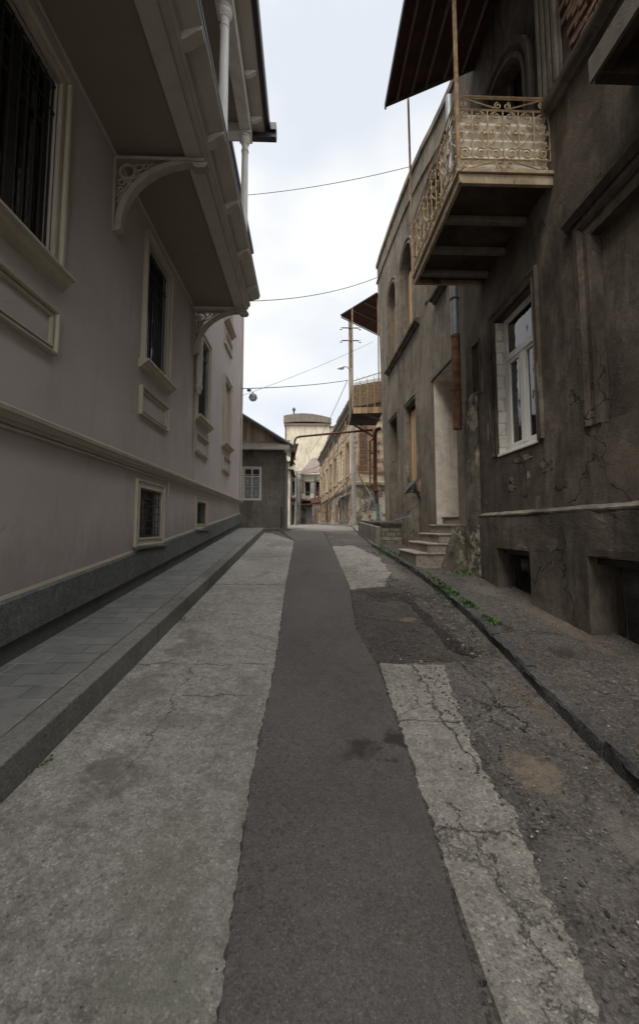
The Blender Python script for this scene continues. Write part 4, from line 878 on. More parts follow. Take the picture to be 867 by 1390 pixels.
# canopy: sheets on purlins, falling to the street
def cz(v): return 10.40 - v * (10.40 - 9.57) / 1.65
cn = MB(); ya, yb = 3.2, 7.12; cn.add([FR_.P(ya, 0, cz(0)), FR_.P(yb, 0, cz(0)), FR_.P(yb - .08, 1.68, cz(1.68)), FR_.P(ya, 1.68, cz(1.68)), FR_.P(ya, 0, cz(0) + .03), FR_.P(yb, 0, cz(0) + .03), FR_.P(yb - .08, 1.68, cz(1.68) + .03), FR_.P(ya, 1.68, cz(1.68) + .03)], [(0, 1, 2, 3), (4, 5, 6, 7), (0, 1, 5, 4), (1, 2, 6, 5), (2, 3, 7, 6), (3, 0, 4, 7)])
co = cn.build('canopy', M['rustroof'], bo, smooth=0)
pu = MB()
for v in (.25, .6, .95, 1.22, 1.5): pu.box(FR_, ya, yb - .1, v - .02, v + .02, cz(v) - .06, cz(v) - .004)
pu.build('purlin', M['beamwood'], co, smooth=0)
ed = MB()
ed.hexa([FR_.P(yb - .1, 0, cz(0) - .05), FR_.P(yb - .03, 0, cz(0) - .05), FR_.P(yb - .06, 1.70, cz(1.70) - .05), FR_.P(yb - .12, 1.70, cz(1.70) - .05), FR_.P(yb - .1, 0, cz(0) - .003), FR_.P(yb - .03, 0, cz(0) - .003), FR_.P(yb - .06, 1.70, cz(1.70) - .003), FR_.P(yb - .12, 1.70, cz(1.70) - .003)])
ed.box(FR_, ya, yb - .04, 1.69, 1.72, cz(1.7) - .07, cz(1.7) + .04)
ed.build('canopy_edge', M['darksteel'], co, smooth=0)
# ---- second, nearer balcony underside at the top right corner
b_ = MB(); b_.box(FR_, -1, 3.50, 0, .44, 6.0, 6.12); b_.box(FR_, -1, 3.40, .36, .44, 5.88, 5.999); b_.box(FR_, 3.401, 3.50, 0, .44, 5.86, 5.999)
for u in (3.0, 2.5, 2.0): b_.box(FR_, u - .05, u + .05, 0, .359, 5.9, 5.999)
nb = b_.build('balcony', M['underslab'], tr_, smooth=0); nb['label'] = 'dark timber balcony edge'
MB().box(FR_, -1, 3.53, .441, .47, 5.9, 6.14).build('edge_board', M['beamwood'], nb)

# ---------------------------------------------------------------- grey-tan house with arched windows
DX = -.02; n_ = math.hypot(DX, 1)
F2 = Fr((3.15, 7.9), (DX, 1), (-1, DX))
def U(y): return (y - 7.9) * n_
t2 = thing('old_house', 'grey tan plaster house with pale deep doorway and paired arched upper windows', 'building', (3.1, 12, G(12)))
UEb, UEt = U(15.6), U(16.75)
tops = [(UEt, 12.75), (U(15.6), 12.72), (U(13.8), 12.55), (U(12.2), 12.32), (U(11.3), 12.15), (U(10.2), 11.85), (U(9.2), 11.5), (U(8.33), 11.28), (0, 11.2)]
d_door = rect(U(8.45), U(9.85), 1.75, 5.28)
h = [(d_door, .9), (rect(U(11.35), U(12.45), 3.0, 5.37), .22), (rect(U(13.5), U(14.65), 1.8, 5.47), .3), (arch(U(11.45), U(12.75), 7.5, 9.75, .62), .25), (arch(U(13.45), U(14.7), 7.5, 9.75, .62), .25), (arch(U(8.9), U(10.1), 7.5, 9.75, .6), .25)]
wl = MB(); wl.facade(F2, [(0, .5), (UEb, 1.2)] + tops, h)
wl.face([F2.P(UEb, 0, 1.2), F2.P(UEb + .3, -6, 1.2), F2.P(UEt + .3, -6, 12.75), F2.P(UEt, 0, 12.75)])
wl.face([F2.P(0, -6, 1), F2.P(UEt, -6, 1), F2.P(UEt, -6, 12.5), F2.P(0, -6, 12.5)]); wl.face([F2.P(0, 0, 11.19), F2.P(0, -6, 11.19), F2.P(UEt, -6, 12.4), F2.P(UEt, 0, 12.4)])
wl.build('wall', M['plaster2'], t2, smooth=0)
pr = MB()
pts_ = tops[::-1]
for (a, za), (b, zb) in zip(pts_, pts_[1:]):
    pr.hexa([F2.P(a, -.2, za - .05), F2.P(b, -.2, zb - .05), F2.P(b, .06, zb - .05), F2.P(a, .06, za - .05), F2.P(a, -.2, za + .12), F2.P(b, -.2, zb + .12), F2.P(b, .06, zb + .12), F2.P(a, .06, za + .12)])
    pr.hexa([F2.P(a, -.01, za - .75), F2.P(b, -.01, zb - .75), F2.P(b, .05, zb - .75), F2.P(a, .05, za - .75), F2.P(a, -.01, za - .66), F2.P(b, -.01, zb - .66), F2.P(b, .05, zb - .66), F2.P(a, .05, za - .66)])
pr.build('parapet', M['plaster2'], t2, smooth=0, rough=(.3, .01, 3))
# porch
po = MB(); a, b = U(8.45), U(9.85)
po.box(F2, b - .02, b + .01, -1.6, -.004, 1.75, 5.27); po.box(F2, a - .01, a + .02, -1.6, -.01, 1.75, 5.27); po.box(F2, a + .02, b - .02, -1.6, -.004, 5.25, 5.275)
pt = po.build('porch', M['porch'], t2, smooth=0)
MB().box(F2, a + .02, b - .02, -1.66, -1.6, 2.0, 4.6).build('door', M['oldwood'], pt, smooth=0)
MB().box(F2, a + .02, b - .02, -1.66, -1.601, 4.6, 5.25).build('fanlight', M['black'], pt, smooth=0)
tm = MB(); tm.box(F2, a - .1, b + .12, 0, .045, 5.30, 5.37); tm.build('lintel_moulding', M['plaster2'], pt, smooth=0, rough=(.2, .008, 4))
# steps climbing into the porch
sp = [(2.16, .165, 1.17), (2.40, 0, 1.36), (2.64, 0, 1.55), (2.90, 0, 1.74), (3.2, 0, 1.93)]
stt = MB(); stt.box(W, 2.25, 3.4, 8.30, 9.72, .75, 1.0); so_ = None
for i, (x, _, z) in enumerate(sp):
    m_ = MB(); m_.box(W, x + .03, 4.1 if i == 4 else 3.16, 8.30 + .012 * i, 9.80 - .01 * i, z - .19 if i else .8, z - .045)
    tr2 = MB(); tr2.box(W, x, 4.1 if i == 4 else 3.14, 8.27 + .012 * i, 9.82 - .01 * i, z - .046, z)
    if so_ is None:
        so_ = m_.build('stairs', M['stone'], t2, bevel=.01)
    else: m_.build('riser', M['stone'], so_, bevel=.01)
    tr2.build('step', M['stone'], so_, bevel=.018, rough=(.12, .006, 5))
ck = MB(); ck.hexa([(2.62, 8.02, .7), (3.2, 8.02, .7), (3.2, 8.28, .7), (2.62, 8.28, .7), (2.98, 8.04, 1.72), (3.2, 8.04, 1.72), (3.2, 8.28, 1.72), (2.98, 8.28, 1.72)])
ck.build('stair_cheek', M['plasterjamb'], so_, smooth=0, rough=(.15, .03, 3))
# boarded window
def surround(fr, loopu0, u1, z0, z1, mat, parent, name='window'):
    m_ = MB(); m_.ring(fr, loopu0, u1, z0, z1, [(0, -.02), (0, .02), (.07, .02), (.08, .05), (.14, .05), (.15, -.01)]); return m_.build(name, mat, parent, smooth=0, rough=(.3, .006, 4))
a, b = U(11.35), U(12.45)
wn = surround(F2, a, b, 3.0, 5.37, M['plaster2'], t2, 'boarded_window')
MB().box(F2, a, b, -.24, -.2, 3.0, 5.37).build('dark_back', M['black'], wn, smooth=0)
MB().box(F2, a + .35, b - .02, -.19, -.14, 2.9, 5.2).box(F2, a + .30, a + .36, -.14, -.10, 2.9, 5.3).build('board', M['tanwood'], wn, smooth=0)
rb = MB(); rb.hexa([F2.P(a - .25, -.1, 2.65), F2.P(b + .2, -.1, 2.55), F2.P(b + .1, .12, 2.6), F2.P(a - .2, .14, 2.7), F2.P(a - .2, -.1, 3.1), F2.P(b + .2, -.1, 2.98), F2.P(b + .1, .06, 2.9), F2.P(a - .1, .08, 3.0)])
rb.build('broken_sill', M['brick'], wn, smooth=0, rough=(.1, .05, 4))
cl = MB(); vs = []
for i in range(9):
    for j in range(5):
        vs.append(F2.P(a - .3 + 1.3 * i / 8, .16 - .05 * abs(j - 1) + .05 * noise.noise(Vector((i, j, 2))), 2.98 - .13 * j - .25 * (i / 8) ** 2 + .05 * noise.noise(Vector((i * .8, j, 5)))))
cl.add(vs, [(i * 5 + j, i * 5 + j + 1, (i + 1) * 5 + j + 1, (i + 1) * 5 + j) for i in range(8) for j in range(4)])
co = cl.build('torn_felt_sheet', M['darksteel'], wn); sm = co.modifiers.new('solid', 'SOLIDIFY'); sm.thickness = .015
# plaster box under the window
bx_ = MB(); bx_.box(F2, U(11.2), U(12.6), 0, .32, G(11), 2.62); bx_.build('window_apron', M['plaster2'], t2, smooth=0, rough=(.2, .02, 3))
scar(F2, U(11.25), 2.75, .2, .35, .007, M['farlow'], t2, 4); scar(F2, U(12.6), 3.2, .25, .5, .007, M['farlow'], t2, 6); scar(F2, U(13.2), 2.9, .08, .3, .008, M['ledge'], t2, 14)
# far doorway
a, b = U(13.5), U(14.65)
wn = surround(F2, a, b, 1.8, 5.47, M['plaster2'], t2, 'doorway')
MB().box(F2, a, b, -.34, -.3, 1.8, 5.47).build('dark_back', M['plasterlow'], wn, smooth=0)
MB().box(F2, a + .05, b - .05, -.29, -.24, 2.0, 4.2).build('door', M['oldwood'], wn, smooth=0)
# arched windows
for a, b in ((U(11.45), U(12.75)), (U(13.45), U(14.7)), (U(8.9), U(10.1))):
    m_ = MB(); archband(m_, F2, a, b, 7.5, 9.75, .62, [(0, -.02), (0, .05), (.05, .05), (.06, .025), (.12, .025), (.13, .06), (.18, .06), (.19, -.01)])
    wn = m_.build('arched_window', M['plaster2'], t2, smooth=30)
    MB().box(F2, a - .02, b + .02, -.3, -.25, 7.5, 10.4).build('dark_back', M['black'], wn, smooth=0)
    f = MB(); c_ = (a + b) / 2; f.box(F2, c_ - .04, c_ + .04, -.24, -.2, 7.5, 10.3); f.box(F2, a, b, -.24, -.2, 9.3, 9.4); f.box(F2, a, a + .07, -.24, -.2, 7.5, 9.3); f.box(F2, b - .35, b, -.24, -.205, 7.5, 9.8); f.build('frame', M['tanwood'], wn, smooth=0)
s_ = MB(); s_.extr(F2, [(-.02, 7.28), (.05, 7.28), (.08, 7.33), (.16, 7.36), (.16, 7.43), (-.02, 7.46)], U(10.85), U(14.85)); s_.build('sill', M['plasterlow'], t2, smooth=0, rough=(.3, .006, 4))
s_ = MB(); s_.extr(F2, [(-.02, 7.1), (.05, 7.1), (.08, 7.15), (.16, 7.18), (.16, 7.25), (-.02, 7.28)], U(8.75), U(9.6)); s_.build('sill', M['plasterlow'], t2, smooth=0, rough=(.3, .006, 4))
# far balcony with woven mat and its canopy
FB = Fr((1.93, 17.0), (1.2, -.14), (-.14, -1.2))
b_ = MB(); b_.hexa([(1.9, 17.0, 6.55), (3.2, 16.85, 6.55), (3.3, 19.4, 6.55), (2.0, 19.4, 6.55), (1.9, 17.0, 6.66), (3.2, 16.85, 6.66), (3.3, 19.4, 6.66), (2.0, 19.4, 6.66)])
bo = b_.build('balcony', M['underslab'], t2, smooth=0)
e = MB(); e.box(FB, 0, 1.25, 0, .05, 6.45, 6.70); e.build('slab_edge', M['tanwood'], bo, smooth=0)
e = MB(); e.tube([(2.3, 17.1, 6.55), (3.1, 17.1, 6.2)], .04, 6); e.tube([(2.05, 18.8, 6.5), (3.2, 18.8, 5.8)], .05, 6); e.build('strut', M['beamwood'], bo)
mt = MB(); nx = 14
for k_ in range(-10, nx + 1):
    for sg in (1, -1):
        p0, p1 = (k_ * .09, k_ * .09 + 1.05) if sg > 0 else (k_ * .09 + 1.05, k_ * .09)
        a0, z0_, a1, z1_ = p0, 6.72, p1, 7.77
        ts_ = [t / 20 for t in range(21) if 0 <= a0 + (a1 - a0) * t / 20 <= 1.2]
        if len(ts_) > 1: mt.tube([FB.P(a0 + (a1 - a0) * t, .035, z0_ + (z1_ - z0_) * t + .17 * (a0 + (a1 - a0) * t)) for t in (ts_[0], ts_[-1])], .011, 4, False)
for u in (0, .3, .6, .9, 1.2): mt.tube([FB.P(u, .03, 6.7), FB.P(u, .03, 7.8 + .2 * u)], .016, 5)
mt.build('lattice', M['ironcream'], bo, smooth=0)
mt = MB(); mt.add([FB.P(.02, -.03, 6.70), FB.P(1.2, -.03, 6.70), FB.P(1.2, -.03, 7.85), FB.P(.02, -.03, 7.68)], [(0, 1, 2, 3)])
mt.add([(1.93, 17.05, 6.70), (2.02, 19.4, 6.70), (2.02, 19.4, 7.68), (1.93, 17.05, 7.68)], [(0, 1, 2, 3)])
mt.build('woven_screen', M['wicker'], bo, smooth=0)
rl = MB()
rl.tube([FB.P(0, .03, 7.85), FB.P(1.2, .03, 8.2)], .018, 6)
for i in range(5): u = .12 + .24 * i; rl.tube([FB.P(u, .03, 7.8 + u * .2), FB.P(u + .08, .03, 7.98 + u * .2), FB.P(u + .16, .03, 7.85 + u * .2)], .01, 5)
rl.tube([(1.93, 17.02, 7.85), (2.02, 19.4, 7.85)], .018, 6)
rl.build('railing', M['ironcream'], bo)
for q in (((1.92, 17.0), 6.7, 11.1), ((3.02, 16.93), 6.7, 11.5), ((2.02, 19.3), 6.7, 10.9)):
    MB().tube([(q[0][0], q[0][1], q[1]), (q[0][0], q[0][1], q[2])], .028, 6).build('post', M['rustpaint'], bo)
cn = MB(); A_ = [(1.50, 17.6, 11.02), (2.98, 16.8, 11.58), (3.7, 17.2, 11.6), (3.49, 19.2, 10.95)]
cn.hexa([*A_, *[(x, y, z + .05) for x, y, z in A_]])
co = cn.build('canopy', M['rustroof'], bo, smooth=0)
def lerp(a, b, t): return tuple(a[i] + (b[i] - a[i]) * t for i in range(3))
pu = MB()
for t in (.0, .33, .66): a = lerp(A_[0], A_[1], t); b = lerp(A_[3], A_[2], t); pu.tube([(a[0], a[1], a[2] - .04), (b[0], b[1], b[2] - .04)], .025, 5)
pu.build('rafter', M['beamwood'], co)
pu = MB(); pu.tube([(A_[0][0] - .02, A_[0][1], A_[0][2] + .05), (A_[1][0], A_[1][1] - .03, A_[1][2] + .07)], .045, 8); pu.build('gutter', M['darksteel'], co)

# ---------------------------------------------------------------- stone terrace on the pavement
te = thing('stone_terrace', 'low rubble stone terrace with a dark slab top at the foot of the tan house', 'terrace', (2.5, 13.5, G(13)))
m_ = MB(); m_.hexa([(2.16, 12.0, 1.0), (3.1, 12.0, 1.0), (3.1, 15.4, 1.2), (2.02, 15.4, 1.2), (2.16, 12.0, 1.74), (3.1, 12.0, 1.74), (3.1, 15.4, 1.83), (2.02, 15.4, 1.83)])
m_.build('wall', M['rubble'], te, smooth=0, rough=(.14, .02, 4))
m_ = MB(); m_.hexa([(2.14, 11.94, 1.742), (3.08, 11.94, 1.742), (3.08, 15.42, 1.84), (2.0, 15.42, 1.84), (2.14, 11.94, 1.83), (3.08, 11.94, 1.83), (3.08, 15.42, 1.92), (2.0, 15.42, 1.92)])
m_.build('top_slab', M['plasterlow'], te, bevel=.015)
m_ = MB(); m_.hexa([(1.96, 11.8, .95), (2.14, 11.8, .95), (2.0, 14.9, 1.2), (1.84, 14.9, 1.2), (1.98, 11.86, 1.70), (2.12, 11.86, 1.70), (1.99, 14.9, 1.86), (1.86, 14.9, 1.86)])
m_.build('cheek_wall', M['shedwall'], te, bevel=.015, rough=(.2, .012, 3))
hr = MB(); hr.tube([(2.55, 12.6, 1.85), (2.75, 10.9, 1.98), (2.75, 10.75, 1.95), (2.75, 10.75, 1.05)], .014, 6)
tag(hr.build('handrail', M['pipegrey']), 'thin bent grey pipe handrail in front of the boarded window', 'handrail')

# ---------------------------------------------------------------- timber-gabled house closing the left side
FS = Fr((0, 17.0), (1, 0), (0, -1))
ts = thing('small_house', 'small grey rendered house with weathered board gable and white barred window', 'building', (-1.8, 17, G(17)))
wr = (-2.62, -1.93, 2.83, 4.13)
m_ = MB(); m_.facade(FS, [(-5.5, 1.3), (-.95, 1.3), (-.95, 5.15), (-5.5, 5.15)], [(rect(wr[0], wr[1], wr[2], wr[3]), .12)])
m_.face([(-.95, 17, 1.3), (-.95, 20.4, 1.3), (-.95, 20.4, 4.85), (-.95, 17, 4.85)]); m_.face([(-.95, 20.4, 1.3), (-5.5, 20.4, 1.3), (-5.5, 20.4, 4.85), (-.95, 20.4, 4.85)])
m_.build('wall', M['shedwall'], ts, smooth=0)
m_ = MB()
def rz(x): return 5.16 + (-.72 - x) * .60
m_.add([(-5.5, 16.9, 5.2), (-.85, 16.9, 5.2), (-3.9, 16.9, rz(-3.9) - .1), (-5.5, 16.9, rz(-3.9) - .9), (-5.5, 17.1, 5.2), (-.85, 17.1, 5.2), (-3.9, 17.1, rz(-3.9) - .1), (-5.5, 17.1, rz(-3.9) - .9)], [(0, 1, 2, 3), (4, 5, 6, 7), (0, 1, 5, 4)])
m_.build('gable', M['oldwood'], ts, smooth=0)
m_ = MB(); m_.hexa([(-5.5, 16.3, 4.78), (-.72, 16.3, 4.76), (-.95, 17.0, 4.9), (-5.5, 17.0, 4.9), (-5.5, 16.32, 4.83), (-.72, 16.32, 4.81), (-.70, 17.0, 5.3), (-5.5, 17.0, 5.3)])
m_.build('porch_roof', M['beamwood'], ts, smooth=0)
m_ = MB(); x0, x1 = -3.9, -.56
m_.hexa([(x0, 16.65, rz(x0)), (x1, 16.65, rz(x1) - .06), (x1, 20.6, rz(x1) - .06), (x0, 20.6, rz(x0)), (x0, 16.65, rz(x0) + .05), (x1, 16.65, rz(x1) - .01), (x1, 20.6, rz(x1) - .01), (x0, 20.6, rz(x0) + .05)])
m_.hexa([(-6.5, 16.65, rz(x0) - 1.6), (x0, 16.65, rz(x0)), (x0, 20.6, rz(x0)), (-6.5, 20.6, rz(x0) - 1.6), (-6.5, 16.65, rz(x0) - 1.55), (x0, 16.65, rz(x0) + .05), (x0, 20.6, rz(x0) + .05), (-6.5, 20.6, rz(x0) - 1.55)])
m_.build('roof', M['zinc'], ts, smooth=0)
m_ = MB(); m_.hexa([(x0, 16.62, rz(x0) - .13), (x1, 16.62, rz(x1) - .17), (x1, 16.66, rz(x1) - .17), (x0, 16.66, rz(x0) - .13), (x0, 16.62, rz(x0) - .003), (x1, 16.62, rz(x1) - .063), (x1, 16.66, rz(x1) - .063), (x0, 16.66, rz(x0) - .003)])
m_.build('verge_board', M['darksteel'], ts, smooth=0)
m_ = MB(); m_.ring(FS, *wr, [(0, -.01), (0, .02), (.05, .02), (.05, -.01)]); wn = m_.build('window', M['white'], ts, smooth=0)
f = MB(); a, b, c, d = wr; f.box(FS, a, a + .05, -.1, -.06, c, d); f.box(FS, b - .05, b, -.1, -.06, c, d); f.box(FS, (a + b) / 2 - .03, (a + b) / 2 + .03, -.1, -.06, c, d); f.box(FS, a + .05, b - .05, -.1, -.061, d - .38, d - .33); f.box(FS, a + .05, b - .05, -.1, -.061, c, c + .05); f.box(FS, a + .05, b - .05, -.1, -.061, d - .05, d); f.build('frame', M['white'], wn, smooth=0)
g = MB()
for i in range(9): u = a + (b - a) * i / 8; g.tube([FS.P(u, .01, c), FS.P(u, .01, d - .28)], .008, 5)
for z in (c + .02, d - .28, c + .52): g.tube([FS.P(a, .012, z), FS.P(b, .012, z)], .009, 5)
for i in range(4):
    cu = a + (b - a) * (i + .5) / 4
    for z in (c + .25, c + .75): g.tube([FS.P(cu + .07 * math.cos(t * .5236) * (1 if t else 1), .012, z + .14 * math.sin(t * .5236)) for t in range(13)], .007, 5, False)
g.build('grille', M['white'], wn)
MB().box(FS, a, b, -.085, -.08, c, d).build('pane', M['glass'], wn); m_ = MB(); curtain(m_, FS, a, b, c, d - .45, -.2, .02, .1); m_.build('curtain', M['white_curtain'], wn); MB().box(FS, a - .1, b + .1, -.5, -.48, c - .1, d + .1).build('dark_room', M['black'], wn)
m_ = MB(); m_.tube([(-1.05, 16.93, 2.5), (-1.05, 16.93, 1.45)], .03, 8); m_.build('vent_pipe', M['rust'], ts)
m_ = MB(); m_.tube([(-.88, 16.9, 4.8), (-.88, 16.9, 1.45)], .035, 8); m_.build('downpipe', M['pipegrey'], ts)
m_ = MB(); m_.tube([(-.93, 16.85, 4.72), (-.93, 16.85, 1.5)], .03, 6); m_.build('corner_post', M['beamwood'], ts)
m_ = MB(); m_.hexa([(-1.75, 16.15, 1.35), (-.68, 16.3, 1.35), (-.66, 16.98, 1.35), (-1.75, 16.98, 1.35), (-1.75, 16.15, 1.63), (-.68, 16.3, 1.62), (-.66, 16.98, 1.62), (-1.75, 16.98, 1.63)]); m_.build('doorstep', M['shedwall'], ts, bevel=.015)

# ---------------------------------------------------------------- gas pipe over the street and its standpipe
gp = thing('gas_pipe', 'rusty gas pipe spanning the street and dropping to a thick standpipe', 'pipe', (3.1, 18.5, G(18.5)))
m_ = MB(); m_.tube([(-.66, 18.5, 4.5), (-.58, 18.5, 5.3), (-.56, 18.5, 5.6), (-.50, 18.5, 5.72), (-.38, 18.5, 5.78), (1.2, 18.5, 5.95), (3.0, 18.5, 6.12)], .048, 10); m_.build('overhead_pipe', M['rust'], gp)
m_ = MB(); m_.hexa([(-.80, 18.35, 4.4), (-.66, 18.35, 4.4), (-.66, 18.42, 4.4), (-.80, 18.42, 4.4), (-.66, 18.35, 5.4), (-.38, 18.35, 5.45), (-.38, 18.42, 5.45), (-.66, 18.42, 5.4)]); m_.build('pipe_bracket', M['rust'], gp, bevel=.01)
m_ = MB(); m_.tube([(3.35, 18.5, 6.2), (3.18, 18.5, 6.12), (3.10, 18.5, 5.95), (3.08, 18.5, 3.42)], .09, 12); m_.lathe((3.08, 18.5, 3.3), [(.17, 0), (.17, .06), (.13, .07), (.11, .14)], 12); m_.build('standpipe', M['rust'], gp)
m_ = MB(); m_.tube([(3.09, 18.5, 3.32), (3.16, 18.5, 2.75)], .085, 10); m_.build('lower_pipe', M['darksteel'], gp)
m_ = MB(); m_.tube([(3.16, 18.5, 2.76), (3.22, 18.5, 1.6)], .07, 10); m_.build('painted_foot', M['teal'], gp)
m_ = MB(); m_.tube([(3.05, 18.4, 5.75), (2.85, 18.4, 5.55), (2.84, 18.4, 3.45), (3.05, 18.4, 3.40)], .035, 8)
for z in (5.0, 4.4, 3.9): m_.tube([(2.84, 18.4, z), (3.05, 18.4, z)], .02, 6)
m_.tube([(2.84, 18.4, 3.45), (2.6, 18.6, 3.55), (2.42, 19, 4.1), (2.4, 19.2, 4.6)], .028, 6); m_.build('side_pipe', M['rust'], gp)

# ---------------------------------------------------------------- ochre row on the right, far
dv = (-.0616, 1); FW = Fr((2.80, 23.0), dv, (-1, -.0616)); LW = 22.0
tw = thing('row_house', 'long ochre two-storey row house with brick corner, dentil cornice and patched ground floor', 'building', (2.8, 23, G(23)))
wu = [2.6, 5.6, 8.6, 11.6, 14.6, 17.6, 20.4]
h = [(rect(u, u + 1.15, 4.95, 7.05), .25) for u in wu[:1]] + [(rect(u, u + 1.15, 4.95, 7.05), .25) for u in wu[1:]] + [(rect(6.1, 7.0, 1.9, 3.15), .2), (rect(11.5, 12.3, 2.6, 3.3), .15), (rect(15.2, 16.1, 1.9, 3.6), .2)]
m_ = MB(); m_.cur = 0
m_.facade(FW, [(0, 4.1), (LW, 4.1), (LW, 9.0), (0, 9.0)], h[:7])
m_.face([FW.P(0, 0, 4.1), FW.P(0, -9, 4.1), FW.P(0, -9, 9.0), FW.P(0, 0, 9.0)]); m_.face([FW.P(LW, 0, 1.5), FW.P(LW, -9, 1.5), FW.P(LW, -9, 9.0), FW.P(LW, 0, 9.0)])
m_.face([FW.P(0, 0, 9.0), FW.P(LW, 0, 9.0), FW.P(LW, -9, 9.0), FW.P(0, -9, 9.0)])
m_.build('upper_wall', M['farochre'], tw, smooth=0)
m_ = MB(); m_.facade(FW, [(0, 1.4), (LW, 1.6), (LW, 4.1), (0, 4.1)], h[7:], v=.02); m_.face([FW.P(0, .02, 1.3), FW.P(0, -9, 1.3), FW.P(0, -9, 4.1), FW.P(0, .02, 4.1)])
m_.build('lower_wall', M['farlow'], tw, smooth=0, rough=(.6, .02, 1.5))
m_ = MB(); m_.extr(FW, [(0, 4.0), (.12, 4.05), (.14, 4.18), (0, 4.24)], 0, LW); m_.build('string_course', M['beamwood'], tw, smooth=0, rough=(.5, .02, 2))
m_ = MB(); m_.extr(FW, [(0, 8.35), (.1, 8.38), (.12, 8.46), (0, 8.5)], 0, LW); m_.extr(FW, [(0, 8.85), (.25, 8.95), (.32, 9.02), (.34, 9.12), (0, 9.2)], -.05, LW)
for i in range(46): u = .2 + i * .47; m_.box(FW, u, u + .2, 0, .2, 8.62, 8.86)
m_.build('cornice', M['beamwood'], tw, smooth=0)
m_ = MB(); rnd = random.Random(11); u = 0
while u < LW:
    l_ = rnd.uniform(.8, 2.4); m_.box(FW, u, min(LW, u + l_) - .01, -.35, .05, 9.2, 9.55 + rnd.uniform(0, .35)); u += l_
m_.build('parapet', M['brick'], tw, smooth=0, rough=(.35, .03, 3))
for i, u in enumerate(wu):
    wn = MB().box(FW, u - .05, u + 1.2, .0, .08, 4.85, 4.94).build('window', M['farochre'], tw, smooth=0)
    MB().box(FW, u - .05, u + 1.2, .0, .06, 7.06, 7.18).build('lintel', M['farochre'], wn, smooth=0)
    f = MB(); f.box(FW, u, u + .08, -.2, -.15, 4.95, 7.05); f.box(FW, u + 1.07, u + 1.15, -.2, -.15, 4.95, 7.05); f.box(FW, u + .53, u + .61, -.2, -.15, 4.95, 7.05); f.box(FW, u, u + 1.15, -.2, -.151, 6.3, 6.38); f.build('frame', M['white'] if i % 2 else M['beamwood'], wn, smooth=0)
    MB().box(FW, u, u + 1.15, -.26, -.22, 4.95, 7.05).build('pane', M['glass'], wn, smooth=0); MB().box(FW, u - .1, u + 1.25, -.5, -.48, 4.85, 7.15).build('dark_room', M['black'], wn, smooth=0)
for u in [0.0, 4.5, 7.5, 10.5, 13.5, 16.5, 19.5, 21.7]:
    m_ = MB(); m_.box(FW, u, u + .28, 0, .06, 4.24, 8.35)
    for k_ in range(13): m_.box(FW, u - .05, u + .33, .061, .11, 4.4 + k_ * .3, 4.52 + k_ * .3)
    m_.build('pilaster', M['farochre'], tw, smooth=0)
for u, l_ in ((6.1, .9), (15.2, .9)):
    MB().box(FW, u, u + l_, -.2, -.15, 1.7, 3.6).build('door', M['oldwood'], tw, smooth=0)
MB().box(FW, 11.5, 12.3, -.2, -.15, 2.6, 3.3).build('dark_back', M['black'], tw, smooth=0)
m_ = MB(); m_.hexa([FW.P(2.2, 0, 3.75), FW.P(6.8, 0, 3.75), FW.P(6.8, .7, 3.45), FW.P(2.2, .7, 3.45), FW.P(2.2, 0, 3.79), FW.P(6.8, 0, 3.79), FW.P(6.8, .7, 3.49), FW.P(2.2, .7, 3.49)]); m_.build('awning', M['zinc'], tw, smooth=0)
m_ = MB(); m_.tube([FW.P(.45, .12, 8.9), FW.P(.45, .12, 8.2), FW.P(.55, .12, 7.9), FW.P(.55, .12, 4.6)], .1, 8); m_.build('downpipe', M['rust'], tw)
m_ = MB(); m_.tube([FW.P(21.9, .15, 6.0), FW.P(21.9, .15, 2.0)], .12, 8); m_.tube([FW.P(14.2, .1, 4.2), FW.P(14.2, .1, 2)], .05, 6); m_.build('downpipe', M['rust'], tw)
m_ = MB(); m_.tube([FW.P(1.5, .15, 4.6), FW.P(7, .15, 4.3), FW.P(12, .15, 3.9), FW.P(21, .15, 3.6)], .045, 6); m_.tube([FW.P(16, .15, 3.9), FW.P(16.3, .18, 3.0), FW.P(16, .15, 2.4), FW.P(16.3, .15, 2.0)], .05, 6); m_.build('wall_pipe', M['rustpaint'], tw)
rr = random.Random(4)
for k_ in range(7):
    u = rr.uniform(1.5, 20); MB().box(FW, u, u + rr.uniform(.3, .5), .02, .22, 2.6 + rr.random(), 3.5 + rr.random() * .3).build('meter_box', M['zinc'] if k_ % 2 else M['rustpaint'], tw, smooth=0)
for z_ in (4.9, 7.5, 8.2):
    m_ = MB(); m_.tube([FW.P(u_ * 1.1, .13, z_ - .18 * math.sin(u_ * math.pi / 5) ** 2) for u_ in range(20)], .02, 4); m_.build('cable', M['wire'], tw)
for u_ in (3.2, 9.3, 12.6, 18.6): MB().tube([FW.P(u_, .12, 8.8), FW.P(u_, .12, 2.2)], .05, 6).build('downpipe', M['rustpaint'], tw)
for u_, z0_ in ((1.2, 2.2), (8.2, 2.0), (13.2, 2.1), (17.8, 2.4)): 
    scar(FW, u_, z0_ + .8, .8, .7, .035, M['brick'], tw, u_, 'bare_brickwork', th=.03)
